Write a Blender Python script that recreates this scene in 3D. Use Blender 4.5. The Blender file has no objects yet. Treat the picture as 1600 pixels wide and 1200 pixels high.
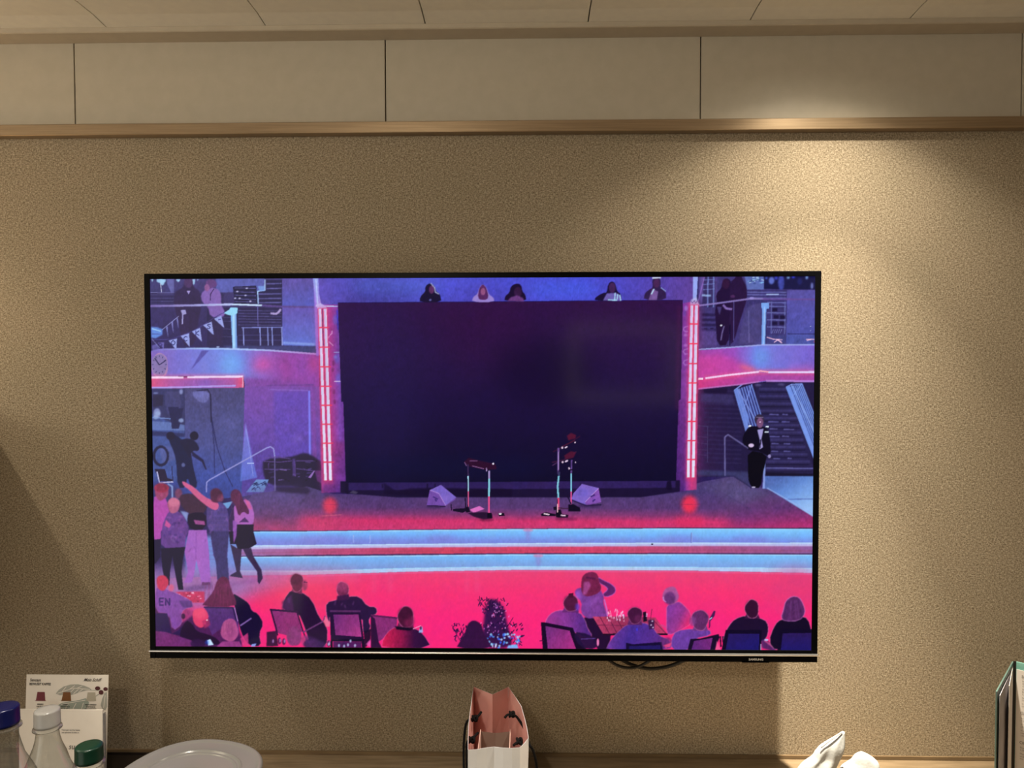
import bpy, bmesh, math, random
import numpy as np
from mathutils import Vector, Matrix

# ================================================================= camera, world, lamps, exposure
SC = bpy.context.scene
COL = SC.collection
F, YAW, PITCH, ROLL = 1180.41, .020924, -.029845, .001756      # focal length in pixels of a 1600 px wide frame, radians
CAM = np.array([0., -1.4365, 1.5])


def _rot(yaw, pitch, roll):
    cy, sy, cp, sp, cr, sr = math.cos(yaw), math.sin(yaw), math.cos(pitch), math.sin(pitch), math.cos(roll), math.sin(roll)
    return np.array([[cy, -sy, 0], [sy, cy, 0], [0, 0, 1]]) @ np.array([[1, 0, 0], [0, cp, -sp], [0, sp, cp]]) @ np.array([[cr, 0, sr], [0, 1, 0], [-sr, 0, cr]])


RM = _rot(YAW, PITCH, ROLL)
cd = bpy.data.cameras.new('camera'); cam = bpy.data.objects.new('camera', cd); COL.objects.link(cam)
cd.sensor_fit = 'HORIZONTAL'; cd.sensor_width = 36.; cd.lens = F * 36 / 1600; cd.clip_start = .01
m = Matrix.Identity(4)
for i in range(3):
    m[i][0], m[i][1], m[i][2], m[i][3] = RM[i, 0], RM[i, 2], -RM[i, 1], CAM[i]
cam.matrix_world = m
SC.camera = cam


def aty(px, py, y):
    """the point at depth y (metres, the wall is y = 0) seen at a pixel of the 1600 x 1200 photograph"""
    d = RM @ np.array([(px - 800) / F, 1, -(py - 600) / F]); return CAM + d * ((y - CAM[1]) / d[1])


def atz(px, py, z):
    d = RM @ np.array([(px - 800) / F, 1, -(py - 600) / F]); return CAM + d * ((z - CAM[2]) / d[2])


w = bpy.data.worlds.new('world'); SC.world = w; w.use_nodes = True
w.node_tree.nodes['Background'].inputs[0].default_value = (1., .93, .79, 1); w.node_tree.nodes['Background'].inputs[1].default_value = 1.10


def lamp(name, kind, loc, power, color, size=.05, target=None, cone=None, blend=1., sy=None):
    l = bpy.data.lights.new(name, kind); o = bpy.data.objects.new(name, l); COL.objects.link(o)
    l.energy = power; l.color = color; o.location = loc
    if kind == 'AREA':
        l.size = size
        if sy: l.shape = 'RECTANGLE'; l.size_y = sy
    else:
        l.shadow_soft_size = size
    if cone: l.spot_size = math.radians(cone); l.spot_blend = blend
    if target is not None:
        o.rotation_euler = (Vector(target) - Vector(loc)).to_track_quat('-Z', 'Y').to_euler()
    return o


def beam(o, curve):
    """gives a point lamp the beam of a recessed downlight: curve = (degrees from straight down, relative strength)"""
    l = o.data; l.use_nodes = True; nt = l.node_tree; L = nt.links; em = nt.nodes['Emission']
    tc = nt.nodes.new('ShaderNodeTexCoord'); sp = nt.nodes.new('ShaderNodeSeparateXYZ'); L.new(tc.outputs['Normal'], sp.inputs[0])
    ng = nt.nodes.new('ShaderNodeMath'); ng.operation = 'MULTIPLY'; ng.inputs[1].default_value = -1.; L.new(sp.outputs[2], ng.inputs[0])
    ac = nt.nodes.new('ShaderNodeMath'); ac.operation = 'ARCCOSINE'; L.new(ng.outputs[0], ac.inputs[0])
    dv = nt.nodes.new('ShaderNodeMath'); dv.operation = 'DIVIDE'; dv.inputs[1].default_value = math.pi / 2; L.new(ac.outputs[0], dv.inputs[0])
    cr = nt.nodes.new('ShaderNodeValToRGB'); e = cr.color_ramp.elements
    for i, (d, v) in enumerate(curve):
        k = e[i] if i < 2 and len(e) > i else e.new(d / 90.)
        k.position = d / 90.; k.color = (v, v, v, 1)
    L.new(dv.outputs[0], cr.inputs[0]); L.new(cr.outputs[0], em.inputs['Strength'])


WARM = (1., .86, .64)
DOWN = ((0, 1.), (10.6, .9), (13.3, .66), (20, .245), (28, .135), (35, .060), (50, .029), (58, .006), (66, .001), (75, .0))
rl = lamp('downlight_right', 'POINT', (.548, -.24, 2.10), 345, (1., .89, .70), .012); beam(rl, DOWN); rl.rotation_euler = (0, math.radians(2), 0)
beam(lamp('added_desk_fill', 'POINT', (-.50, -.66, 2.10), 85, (1., .92, .80), .02), ((0, 1.), (15, .8), (24, .35), (34, .06), (48, .0), (60, .0)))  # narrow fill from above, added to brighten the things on the desk
beam(lamp('downlight_left', 'POINT', (-1.46, -.36, 2.10), 330, WARM, .02), DOWN)
lamp('added_front_fill', 'AREA', (-.45, -1.75, 2.10), 9, WARM, .22, (-.30, -.0, .75))  # unseen area fill behind the camera, added to lift the bag and cards
lamp('added_left_fill', 'POINT', (-1.70, -1.05, 1.62), 7, WARM, .12)  # added point fill that lightens the left end of the ceiling
SC.view_settings.view_transform = 'Standard'; SC.view_settings.look = 'None'
SC.view_settings.exposure = 0.; SC.view_settings.gamma = 1.; SC.view_settings.use_curve_mapping = False


# ================================================================= helpers
def srgb(*c):
    c = c[0] if len(c) == 1 else c
    return tuple(((v / 255) / 12.92 if v / 255 <= .04045 else ((v / 255 + .055) / 1.055) ** 2.4) for v in c) + (1.,)


def mat(name, col, rough=.6, metal=0., spec=.5, **kw):
    m = bpy.data.materials.new(name); m.use_nodes = True
    b = m.node_tree.nodes['Principled BSDF']
    b.inputs['Base Color'].default_value = col; b.inputs['Roughness'].default_value = rough; b.inputs['Metallic'].default_value = metal
    b.inputs['Specular IOR Level'].default_value = spec
    for k, v in kw.items(): b.inputs[k.replace('_', ' ')].default_value = v
    return m


def node(m, t, **kw):
    n = m.node_tree.nodes.new(t)
    for k, v in kw.items(): setattr(n, k, v)
    return n


def noise_mat(name, c0, c1, scale, rough=.6, stretch=(1, 1, 1), bump=0., metal=0., detail=3, lo=.35, hi=.65, spec=.5):
    m = mat(name, c0, rough, metal, spec); L = m.node_tree.links; b = m.node_tree.nodes['Principled BSDF']
    tc = node(m, 'ShaderNodeTexCoord'); mp = node(m, 'ShaderNodeMapping'); mp.inputs['Scale'].default_value = stretch
    nz = node(m, 'ShaderNodeTexNoise'); nz.inputs['Scale'].default_value = scale; nz.inputs['Detail'].default_value = detail
    cr = node(m, 'ShaderNodeValToRGB'); cr.color_ramp.elements[0].position = lo; cr.color_ramp.elements[1].position = hi
    cr.color_ramp.elements[0].color = c0; cr.color_ramp.elements[1].color = c1
    L.new(tc.outputs['Object'], mp.inputs[0]); L.new(mp.outputs[0], nz.inputs['Vector']); L.new(nz.outputs['Fac'], cr.inputs[0]); L.new(cr.outputs[0], b.inputs['Base Color'])
    if bump:
        bp = node(m, 'ShaderNodeBump'); bp.inputs['Strength'].default_value = bump; bp.inputs['Distance'].default_value = .001
        L.new(nz.outputs['Fac'], bp.inputs['Height']); L.new(bp.outputs[0], b.inputs['Normal'])
    return m


def obj(name, bm, material, parent=None, smooth=False, bevel=0., loc=(0, 0, 0), kind=None, label=None):
    me = bpy.data.meshes.new(name); bm.normal_update(); bm.to_mesh(me); bm.free()
    o = bpy.data.objects.new(name, me); COL.objects.link(o)
    for mm in (material if isinstance(material, (list, tuple)) else [material]): me.materials.append(mm)
    if smooth:
        for p in me.polygons: p.use_smooth = True
    o.location = loc
    if parent is not None:
        o.parent = parent
        o.location = Vector(loc) - parent_loc(parent)
    if bevel:
        b = o.modifiers.new('bevel', 'BEVEL'); b.width = bevel; b.segments = 2; b.limit_method = 'ANGLE'
    if kind: o['kind'] = kind
    if label: o['label'] = label
    return o


def parent_loc(p):
    v = Vector((0, 0, 0))
    while p is not None:
        v += p.location; p = p.parent
    return v


def thing(name, label, cat, loc=(0, 0, 0), group=None):
    o = bpy.data.objects.new(name, None); COL.objects.link(o); o.location = loc; o.empty_display_size = .05
    o['label'] = label; o['category'] = cat
    if group: o['group'] = group
    return o


def tag(o, label, cat, group=None):
    o['label'] = label; o['category'] = cat
    if group: o['group'] = group
    return o


def struct(o):
    o['kind'] = 'structure'; return o


def box(bm, x0, x1, y0, y1, z0, z1):
    v = [bm.verts.new(p) for p in ((x0, y0, z0), (x1, y0, z0), (x1, y1, z0), (x0, y1, z0), (x0, y0, z1), (x1, y0, z1), (x1, y1, z1), (x0, y1, z1))]
    for f in ((0, 3, 2, 1), (4, 5, 6, 7), (0, 1, 5, 4), (1, 2, 6, 5), (2, 3, 7, 6), (3, 0, 4, 7)): bm.faces.new([v[i] for i in f])
    return v


def BX(*a):
    bm = bmesh.new(); box(bm, *a); return bm


def prism(bm, pts, x0, x1):
    """a profile in (y, z) swept along x"""
    a = [bm.verts.new((x0, y, z)) for y, z in pts]; b = [bm.verts.new((x1, y, z)) for y, z in pts]
    n = len(pts)
    for i in range(n): bm.faces.new((a[i], a[(i + 1) % n], b[(i + 1) % n], b[i]))
    bm.faces.new(a[::-1]); bm.faces.new(b); bmesh.ops.recalc_face_normals(bm, faces=bm.faces[:])


def lathe(prof, n=48, cx=0, cy=0, z0=0, ripple=None, cap=True):
    bm = bmesh.new(); rings = []
    for r, z in prof:
        rr = []
        for k in range(n):
            a = 2 * math.pi * k / n; q = r * (1 + (ripple(a, z) if ripple else 0))
            rr.append(bm.verts.new((cx + q * math.cos(a), cy + q * math.sin(a), z0 + z)))
        rings.append(rr)
    for a, b in zip(rings[:-1], rings[1:]):
        for k in range(n): bm.faces.new((a[k], a[(k + 1) % n], b[(k + 1) % n], b[k]))
    if cap:
        bm.faces.new(rings[0][::-1]); bm.faces.new(rings[-1])
    bmesh.ops.recalc_face_normals(bm, faces=bm.faces[:])
    return bm


def catmull(P, n=8):
    P = [Vector(p) for p in P]; Q = [P[0] * 2 - P[1]] + P + [P[-1] * 2 - P[-2]]; out = []
    for i in range(1, len(Q) - 2):
        a, b, c, d = Q[i - 1:i + 3]
        for k in range(n):
            t = k / n; out.append(.5 * ((2 * b) + (c - a) * t + (2 * a - 5 * b + 4 * c - d) * t * t + (3 * b - a - 3 * c + d) * t ** 3))
    out.append(P[-1]); return out


def tube(bm, P, r, n=10):
    rings = []; up = Vector((.13, .2, .97)).normalized()
    for i, p in enumerate(P):
        t = (P[min(i + 1, len(P) - 1)] - P[max(i - 1, 0)]).normalized()
        u = t.cross(up)
        if u.length < .05: u = t.cross(Vector((1, 0, 0)))
        u.normalize(); v = t.cross(u); rad = r(i / (len(P) - 1)) if callable(r) else r
        rings.append([bm.verts.new(p + (u * math.cos(2 * math.pi * k / n) + v * math.sin(2 * math.pi * k / n)) * rad) for k in range(n)])
    for a, b in zip(rings[:-1], rings[1:]):
        for k in range(n): bm.faces.new((a[k], a[(k + 1) % n], b[(k + 1) % n], b[k]))
    bm.faces.new(rings[0][::-1]); bm.faces.new(rings[-1])
    bmesh.ops.recalc_face_normals(bm, faces=bm.faces[:])


def text(name, body, size, origin, ux, uz, material, parent, shear=0., align='LEFT', bold=0., xs=1., label=None):
    """flat lettering; origin = baseline start, ux = reading direction, uz = up direction"""
    c = bpy.data.curves.new('t', 'FONT'); c.body = body; c.size = size; c.shear = shear; c.align_x = align; c.offset = bold; c.resolution_u = 3
    t = bpy.data.objects.new('t', c); COL.objects.link(t)
    bpy.context.view_layer.update()
    me = bpy.data.meshes.new_from_object(t.evaluated_get(bpy.context.evaluated_depsgraph_get()))
    bpy.data.objects.remove(t); bpy.data.curves.remove(c)
    ux, uz, og = Vector(ux).normalized(), Vector(uz).normalized(), Vector(origin)
    for v in me.vertices: v.co = og + ux * v.co.x * xs + uz * v.co.y
    me.name = name; me.materials.clear(); me.materials.append(material)
    o = bpy.data.objects.new(name, me); COL.objects.link(o)
    if parent is not None: o.parent = parent; o.location = -parent_loc(parent)
    if label: o['label'] = label
    return o


# ---------------------------------------------------------------- the picture shown on the television screen
TILES = {'A': (220, 420), 'B': (220, 640), 'C': (220, 800), 'D': (480, 420), 'E': (480, 640), 'F': (480, 800),
         'G': (740, 420), 'H': (740, 640), 'I': (740, 800), 'J': (1000, 420), 'K': (1000, 640), 'L': (1000, 800)}


class Picture:
    """A small software rasteriser: layers of soft edged shapes on one canvas of w x h cells."""

    def __init__(self, w, h, to_canvas, scale):
        self.w, self.h, self.f, self.s = w, h, to_canvas, scale
        self.c = np.zeros((h, w, 3), np.float32)

    def pts(self, t, p):
        a = np.asarray(p, float)
        if t:
            a = a / 5.0 + np.array(TILES[t], float)
        return self.f(a)

    @staticmethod
    def smooth(a, n):
        for _ in range(n):
            b = np.roll(a, -1, 0)
            a = np.stack([a * .75 + b * .25, a * .25 + b * .75], 1).reshape(-1, 2)
        return a

    def mask(self, a, blur):
        pad = int(blur * 3) + 2
        x0 = max(0, int(a[:, 0].min()) - pad); x1 = min(self.w, int(a[:, 0].max()) + pad + 1)
        y0 = max(0, int(a[:, 1].min()) - pad); y1 = min(self.h, int(a[:, 1].max()) + pad + 1)
        if x1 <= x0 or y1 <= y0:
            return None
        q = 0 if blur == 0 else 3 * int(blur)
        # blur near the border needs the shape beyond it as well
        X = np.arange(x0 - q, x1 + q) + .5; Y = (np.arange(y0 - q, y1 + q) + .5)[:, None]
        m = np.zeros((len(Y), len(X)), bool)
        b = np.roll(a, -1, 0)
        for (ax, ay), (bx, by) in zip(a, b):
            if ay == by:
                continue
            r0 = max(0, int(min(ay, by) - (y0 - q)) - 1); r1 = min(len(Y), int(max(ay, by) - (y0 - q)) + 2)
            if r1 <= r0:
                continue
            yy = Y[r0:r1]
            m[r0:r1] ^= ((ay > yy) != (by > yy)) & (X < (bx - ax) * (yy - ay) / (by - ay) + ax)
        m = m.astype(np.float32)
        if blur > 0:
            k = np.exp(-.5 * (np.arange(-int(blur * 2.6) - 1, int(blur * 2.6) + 2) / blur) ** 2); k /= k.sum()
            n = len(k) // 2
            def conv(z):
                c = np.cumsum(np.pad(z, ((0, 0), (0, 0))), 0)
                out = np.zeros_like(z)
                for i, kv in enumerate(k):
                    d = i - n
                    if d < 0:
                        out[:d] += kv * z[-d:]
                    elif d > 0:
                        out[d:] += kv * z[:-d]
                    else:
                        out += kv * z
                return out
            m = conv(m); m = conv(m.T).T
            if q:
                m = m[q:-q, q:-q]
        return m, x0, y0, x1, y1

    def put(self, a, col, al=1., blur=0.):
        r = self.mask(a, blur * self.s)
        if r is None:
            return
        m, x0, y0, x1, y1 = r
        m = (m * al)[..., None]
        if isinstance(col, dict):                      # gradient along a line given in photo pixels
            p = self.f(np.array([col['p'], col['q']], float)); d = p[1] - p[0]
            X = np.arange(x0, x1) + .5; Y = (np.arange(y0, y1) + .5)[:, None]
            t = np.clip(((X - p[0, 0]) * d[0] + (Y - p[0, 1]) * d[1]) / (d @ d), 0, 1)
            st = col['s']; ts = [k[0] for k in st]
            cc = np.stack([np.interp(t, ts, [k[1][i] for k in st]) for i in range(3)], -1)
        else:
            cc = np.array(col, np.float32)
        v = self.c[y0:y1, x0:x1]
        v += (cc - v) * m

    def poly(self, t, p, col, al=1., blur=0., sm=0, rim=None, rw=1.0, ra=.6):
        a = self.pts(t, p)
        if sm:
            a = self.smooth(a, sm)
        self.put(a, col, al, blur)
        if rim is not None:
            self.stroke(np.vstack([a, a[:1]]), rw * self.s, rim, ra, .5)

    def ell(self, t, x, y, rx, ry, col, al=1., blur=0., rot=0., rim=None, rw=1.):
        th = np.linspace(0, 2 * np.pi, 28, endpoint=False)
        c, s = math.cos(rot), math.sin(rot)
        if t and rx > 38 and ry > 38 and blur < 1.1:           # heads: a little longer towards the chin, never a perfect circle
            q = [1 + .045 * math.sin(3 * k + x) + .03 * math.sin(5 * k + y) for k in th]
            p = [(x + .93 * rx * g_ * math.cos(k), y + ry * g_ * math.sin(k) * (1.10 if math.sin(k) > 0 else 1.0)) for k, g_ in zip(th, q)]
        else:
            p = [(x + rx * math.cos(k) * c - ry * math.sin(k) * s, y + rx * math.cos(k) * s + ry * math.sin(k) * c) for k in th]
        self.poly(t, p, col, al, blur, 0, rim, rw)

    def stroke(self, a, w, col, al=1., blur=0.):
        for p, q in zip(a[:-1], a[1:]):
            d = q - p; L = math.hypot(*d)
            if L < 1e-6:
                continue
            n = np.array([-d[1], d[0]]) / L * w / 2; e = d / L * w * .15
            self.put(np.array([p + n - e, q + n + e, q - n + e, p - n - e]), col, al, blur)

    def line(self, t, p, w, col, al=1., blur=0.):
        """w in photo pixels"""
        self.stroke(self.pts(t, p), w * self.s, col, al, blur)

    def text(self, t, glyphs, x, y, w, h, col, wd=1., al=1., slant=0.):
        G = {'R': [[(0, 1), (0, 0), (.8, .1), (.8, .45), (0, .5)], [(.4, .5), (1, 1)]], 'O': [[(.5, 0), (1, .3), (1, .7), (.5, 1), (0, .7), (0, .3), (.5, 0)]],
             'C': [[(1, .15), (.5, 0), (0, .3), (0, .7), (.5, 1), (1, .85)]], 'K': [[(0, 0), (0, 1)], [(1, 0), (0, .55), (1, 1)]],
             'S': [[(1, .12), (.5, 0), (0, .22), (.9, .7), (.5, 1), (0, .88)]], 'E': [[(1, 0), (0, 0), (0, 1), (1, 1)], [(0, .5), (.8, .5)]],
             'N': [[(0, 1), (0, 0), (1, 1), (1, 0)]]}
        for g in glyphs:
            for st in G[g]:
                self.line(t, [(x + a * w + slant * (b - .5), y + b * h) for a, b in st], wd, col, al)
            x += w * 1.45


def paint(P):
    rnd = random.Random(5)
    def G(p, q, *s): return dict(p=p, q=q, s=s)
    poly, ell, line = P.poly, P.ell, P.line
    poly(None, [(220, 420), (1290, 420), (1290, 1030), (220, 1030)], (40, 28, 84))
    # --- wall above the stage
    poly(None, [(494, 425), (1086, 425), (1086, 480), (494, 480)], G((500, 450), (1086, 450), (0, (92, 76, 180)), (.12, (82, 82, 190)), (.35, (78, 80, 205)), (.7, (72, 76, 208)), (.88, (82, 68, 175)), (1, (96, 66, 150))))
    ell(None, 620, 448, 70, 12, (84, 110, 215), .45, 8); ell(None, 880, 452, 60, 12, (70, 95, 225), .5, 8)
    # --- left balcony
    poly('A', [(60, 70), (1390, 70), (1390, 680), (60, 680)], G((232, 430), (232, 545), (0, (66, 58, 118)), (.5, (52, 42, 98)), (1, (44, 34, 90))))
    poly('A', [(590, 70), (970, 70), (970, 175), (590, 190)], (88, 92, 172), 1, .6)
    poly('A', [(1105, 70), (1360, 70), (1385, 300), (1105, 298)], G((441, 435), (441, 480), (0, (92, 76, 158)), (1, (84, 88, 184))), 1, .5)
    poly('A', [(1105, 298), (1390, 298), (1390, 610), (1110, 600)], G((441, 480), (441, 542), (0, (98, 80, 172)), (1, (92, 110, 204))), 1, .5)
    poly('A', [(60, 75), (262, 75), (262, 187), (60, 187)], (58, 54, 112))
    poly('A', [(205, 75), (262, 75), (262, 186), (238, 186), (205, 110)], (108, 108, 178), .8, .5)
    poly('A', [(78, 190), (650, 190), (650, 275), (78, 275)], (44, 36, 86), .8, 1)
    for x0, x1, y in ((85, 102, 108), (126, 200, 118), (152, 190, 134), (278, 312, 108), (404, 428, 130), (440, 455, 100)):
        poly('A', [(x0, 84), (x1, 84), (x1 - 4, y - 12), ((x0 + x1) / 2, y), (x0 + 3, y - 14)], (165, 212, 250), .9, .5)
    line('A', [(158, 120), (166, 185)], 1.2, (210, 220, 250), .8); line('A', [(80, 188), (262, 190)], 1, (140, 140, 205), .7)
    for yy in (205, 232, 256): line('A', [(80, yy), (260, yy)], .8, (85, 80, 140), .7)
    poly('A', [(980, 90), (1106, 90), (1106, 290), (930, 290), (918, 180), (980, 172)], (34, 28, 74))
    for yy in (120, 158, 200, 236, 268): line('A', [(985 if yy < 170 else 925, yy), (1100, yy - 3)], 1.8, (104, 100, 172), .85, .4)
    poly('A', [(722, 142), (905, 134), (918, 275), (735, 278)], (28, 24, 66))
    for yy in (152, 182, 208, 236, 258): line('A', [(735, yy), (900, yy + rnd.uniform(-6, 8))], 1.1, (96, 90, 160), .8)
    for x, y in ((757, 180), (820, 210), (740, 232), (775, 233), (858, 256), (830, 155)): ell('A', x, y, 9, 6, (205, 200, 245), .9, .4)
    line('A', [(972, 88), (972, 170), (915, 178), (920, 278)], 1.8, (170, 205, 248), .9); poly('A', [(915, 138), (970, 138), (970, 176), (930, 178)], (120, 160, 230), .8, .6)
    # lattice below the rail
    poly('A', [(520, 305), (1106, 305), (1106, 605), (520, 615)], (38, 30, 78))
    for yy in (328, 350, 372, 394, 416, 440): line('A', [(765, yy), (1100, yy + 4)], 1.1, (84, 78, 140), .8)
    for yy in (380, 410, 470, 530): line('A', [(640, yy), (720, yy + 4)], 1., (80, 74, 132), .7)
    for yy in (520, 560): line('A', [(765, yy), (1106, yy)], 1., (88, 84, 150), .6)
    line('A', [(790, 462), (1110, 458)], 1.6, (120, 126, 200), .9)
    for x in (808, 938, 998, 1032, 1108): line('A', [(x - 5, 460), (x, 600)], 1.8, (140, 150, 222), .9)
    line('A', [(915, 300), (918, 450)], 1.2, (110, 105, 180), .8)
    poly('A', [(640, 602), (1380, 606), (1390, 665), (700, 628)], (58, 62, 118), .9, 1)
    line('A', [(1115, 580), (1360, 592)], 3.5, (140, 165, 235), .7, .8)
    # two people behind the rail
    poly('A', [(262, 285), (264, 190), (330, 150), (345, 110), (410, 110), (415, 150), (462, 170), (478, 285), (450, 430), (430, 600), (330, 600), (300, 430)], (47, 32, 78), 1, .7, 1)
    ell('A', 375, 108, 34, 44, (72, 46, 96), 1, .6); poly('A', [(362, 175), (390, 175), (377, 202)], (165, 150, 215))
    poly('A', [(470, 200), (515, 158), (560, 148), (612, 165), (632, 210), (628, 275), (664, 350), (640, 382), (545, 378), (530, 300), (480, 262)], (128, 96, 176), 1, .6, 1)
    poly('A', [(508, 150), (510, 100), (545, 80), (590, 95), (600, 140), (560, 150), (530, 165)], (92, 58, 120), 1, .5, 1)
    ell('A', 520, 150, 20, 28, (140, 88, 150), 1, .5); line('A', [(575, 158), (548, 200), (545, 250)], 1.3, (50, 30, 84))
    poly('A', [(540, 385), (650, 385), (640, 600), (540, 600)], (46, 32, 78), .8, 1)
    poly('A', [(314, 325), (352, 323), (360, 355), (336, 360), (332, 434), (322, 434), (326, 356)], (166, 162, 220), .9)
    line('A', [(1018, 350), (1060, 354), (1082, 338), (1094, 318)], 3.2, (186, 165, 224), .9, .4)
    line('A', [(60, 294), (400, 288), (720, 280)], 3.2, G((236, 478), (360, 478), (0, (118, 100, 176)), (1, (186, 196, 244))), 1, .4)
    line('A', [(720, 280), (950, 288)], 2.6, (196, 220, 250), 1, .3); line('A', [(950, 288), (1110, 298), (1385, 302)], 3, (92, 68, 140), .9, .5)
    # the post and bunting
    poly('A', [(703, 330), (748, 330), (756, 632), (720, 632)], G((361, 500), (371, 500), (0, (96, 150, 225)), (.45, (176, 222, 252)), (1, (84, 120, 205))))
    poly('A', [(650, 348), (692, 322), (704, 304), (760, 306), (756, 350), (716, 368), (684, 362)], (150, 216, 250), 1, .3)
    line('A', [(90, 556), (240, 552), (330, 520), (400, 492), (490, 442), (590, 375), (660, 340)], 1., (66, 58, 130), .9)
    line('A', [(170, 478), (300, 372)], 1.1, (160, 165, 225), .8)
    for p in ([(574, 392), (632, 368), (656, 466)], [(490, 442), (556, 414), (574, 522)], [(402, 492), (466, 462), (481, 572)], [(314, 526), (381, 505), (386, 614)], [(220, 562), (286, 546), (280, 636)]):
        poly('A', p, (150, 160, 228), 1, .3)
    poly('A', [(134, 580), (186, 576), (182, 632)], (100, 92, 168), 1, .3); poly('A', [(90, 600), (130, 590), (150, 640), (95, 650)], (96, 88, 164), .9, .5)
    for p in ([(240, 420), (254, 410), (258, 506)], [(282, 392), (294, 385), (298, 478)], [(200, 458), (212, 450), (218, 545)]): poly('A', p, (126, 128, 200), .9, .3)
    P.text('A', 'S', 522, 434, 26, 36, (38, 34, 100), 1.2); P.text('A', 'K', 432, 486, 26, 36, (38, 34, 100), 1.2); P.text('A', 'C', 340, 530, 26, 36, (38, 34, 100), 1.2)
    P.text('A', 'O', 242, 562, 28, 36, (38, 34, 100), 1.2); P.text('A', 'R', 146, 586, 28, 32, (50, 40, 105), 1.2); line('A', [(610, 400), (628, 396)], 1.6, (70, 66, 150))
    poly('A', [(84, 456), (130, 458), (172, 474), (174, 515), (120, 545), (86, 540)], (98, 140, 225), .95, .8); line('A', [(90, 470), (160, 490)], 1.6, (170, 220, 250), .8); line('A', [(92, 512), (165, 512)], 1.4, (60, 60, 130), .7)
    line('A', [(90, 550), (150, 620)], 1, (150, 150, 215), .7)
    # balcony front
    bf = [(60, 655), (150, 634), (420, 626), (720, 628), (1000, 638), (1395, 670), (1395, 925), (820, 925), (805, 838), (60, 838)]
    poly('A', bf, G((236, 560), (500, 560), (0, (130, 98, 186)), (.2, (118, 112, 208)), (.48, (112, 138, 226)), (.62, (128, 104, 200)), (.8, (146, 66, 164)), (1, (138, 64, 166))))
    ell('A', 715, 745, 90, 90, (110, 172, 245), .65, 7); ell('A', 955, 745, 70, 60, (225, 76, 160), .8, 8); ell('A', 1110, 760, 90, 70, (150, 56, 150), .6, 9); ell('A', 1050, 880, 220, 25, (128, 62, 152), .6, 4)
    poly('A', [(815, 850), (1392, 910), (1392, 940), (815, 940)], (122, 62, 152), .8, 2); ell('A', 1350, 740, 35, 70, (190, 60, 130), .6, 5)
    for x in (940, 1020, 1050): line('A', [(x, 690), (x, 790)], 1, (165, 80, 180), .5, .6)
    line('A', [(60, 655), (150, 632), (420, 624), (720, 628), (1000, 638), (1385, 668)], 2.6, G((236, 546), (500, 546), (0, (120, 100, 190)), (.3, (160, 190, 245)), (.6, (165, 190, 245)), (1, (178, 120, 200))), 1, .4)
    poly('A', [(478, 640), (536, 640), (520, 655), (394, 792)], (82, 74, 160), .9, .6); ell('A', 605, 612, 12, 5, (190, 215, 250), .8)
    ell('A', 150, 752, 73, 90, (170, 128, 176), 1, .3); ell('A', 148, 750, 67, 84, (132, 114, 172), 1, .3)
    for k in range(12):
        a = k * math.pi / 6
        line('A', [(148 + 56 * math.sin(a), 750 - 72 * math.cos(a)), (148 + 46 * math.sin(a), 750 - 60 * math.cos(a))], 1.1, (48, 40, 92))
    line('A', [(148, 752), (112, 700)], 1.8, (40, 34, 84)); line('A', [(148, 752), (200, 716)], 1.5, (40, 34, 84))
    # neon line under the balcony
    poly('A', [(60, 850), (806, 850), (808, 935), (60, 938)], G((236, 598), (382, 598), (0, (216, 80, 128)), (.2, (176, 84, 160)), (.6, (136, 88, 180)), (.88, (170, 84, 160)), (1, (226, 76, 116))))
    line('A', [(60, 846), (805, 842)], 8, (236, 90, 140), .4, 1.8); line('A', [(60, 850), (335, 850)], 3.2, (248, 215, 246), 1, .4); line('A', [(368, 848), (800, 843)], 3.2, (240, 215, 250), 1, .4)
    line('A', [(800, 845), (798, 930)], 1.6, (225, 170, 200), .9); line('A', [(90, 930), (400, 924), (742, 914)], 2.6, (176, 150, 232), 1, .3)
    # --- back wall left, below the balcony
    poly(None, [(236, 607), (386, 606), (386, 775), (236, 790)], G((300, 606), (300, 780), (0, (70, 66, 116)), (.5, (72, 76, 140)), (.8, (58, 74, 156)), (1, (50, 62, 140))))
    poly(None, [(383, 604), (500, 604), (520, 760), (378, 775)], G((440, 604), (440, 735), (0, (120, 70, 164)), (.4, (106, 70, 168)), (1, (78, 58, 150))))
    poly(None, [(428, 612), (483, 610), (483, 715), (430, 718)], (92, 66, 176), .7, 2)
    line('A', [(985, 912), (1350, 908)], 1.5, (98, 56, 140), .8, .5); line('A', [(1010, 945), (1310, 952)], 1.5, (142, 110, 210), .6, .6)
    line(None, [(483.5, 611), (484.5, 712)], 2.6, (124, 128, 250), .95, .6); line(None, [(489, 604), (492, 720)], 7, (128, 64, 158), .6, 1)
    ell('B', 1225, 230, 40, 20, (130, 100, 205), .5, 3); ell('B', 700, 90, 80, 60, (90, 90, 160), .5, 6)
    poly('B', [(820, 95), (778, 560), (912, 530), (880, 400)], G((384, 660), (392, 750), (0, (130, 130, 220)), (1, (92, 116, 215))), .8, .7)
    line('B', [(835, 420), (885, 420)], 1.6, (185, 200, 250), .9); line('B', [(824, 150), (850, 300), (880, 520)], 1.2, (150, 160, 235), .6)
    for p in ([(545, -60), (560, 120), (575, 280), (580, 500)], [(560, 100), (600, 300), (660, 480), (720, 600)], [(556, 60), (590, 260)]): line('B', p, 1.4, (34, 34, 92), .9, .3)
    line('A', [(440, 955), (525, 945), (548, 985), (552, 1200)], 2, (30, 24, 60), .9, .4); poly('A', [(395, 968), (440, 955), (535, 960), (540, 1010), (500, 1055), (440, 1030)], (112, 112, 182), .8, .8, 1)
    # doorway far left
    poly(None, [(236, 608), (289, 608), (290, 680), (236, 680)], (50, 50, 100)); poly('B', [(85, 30), (345, 150), (345, 560), (85, 560)], (64, 82, 150), .9, 1)
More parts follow.
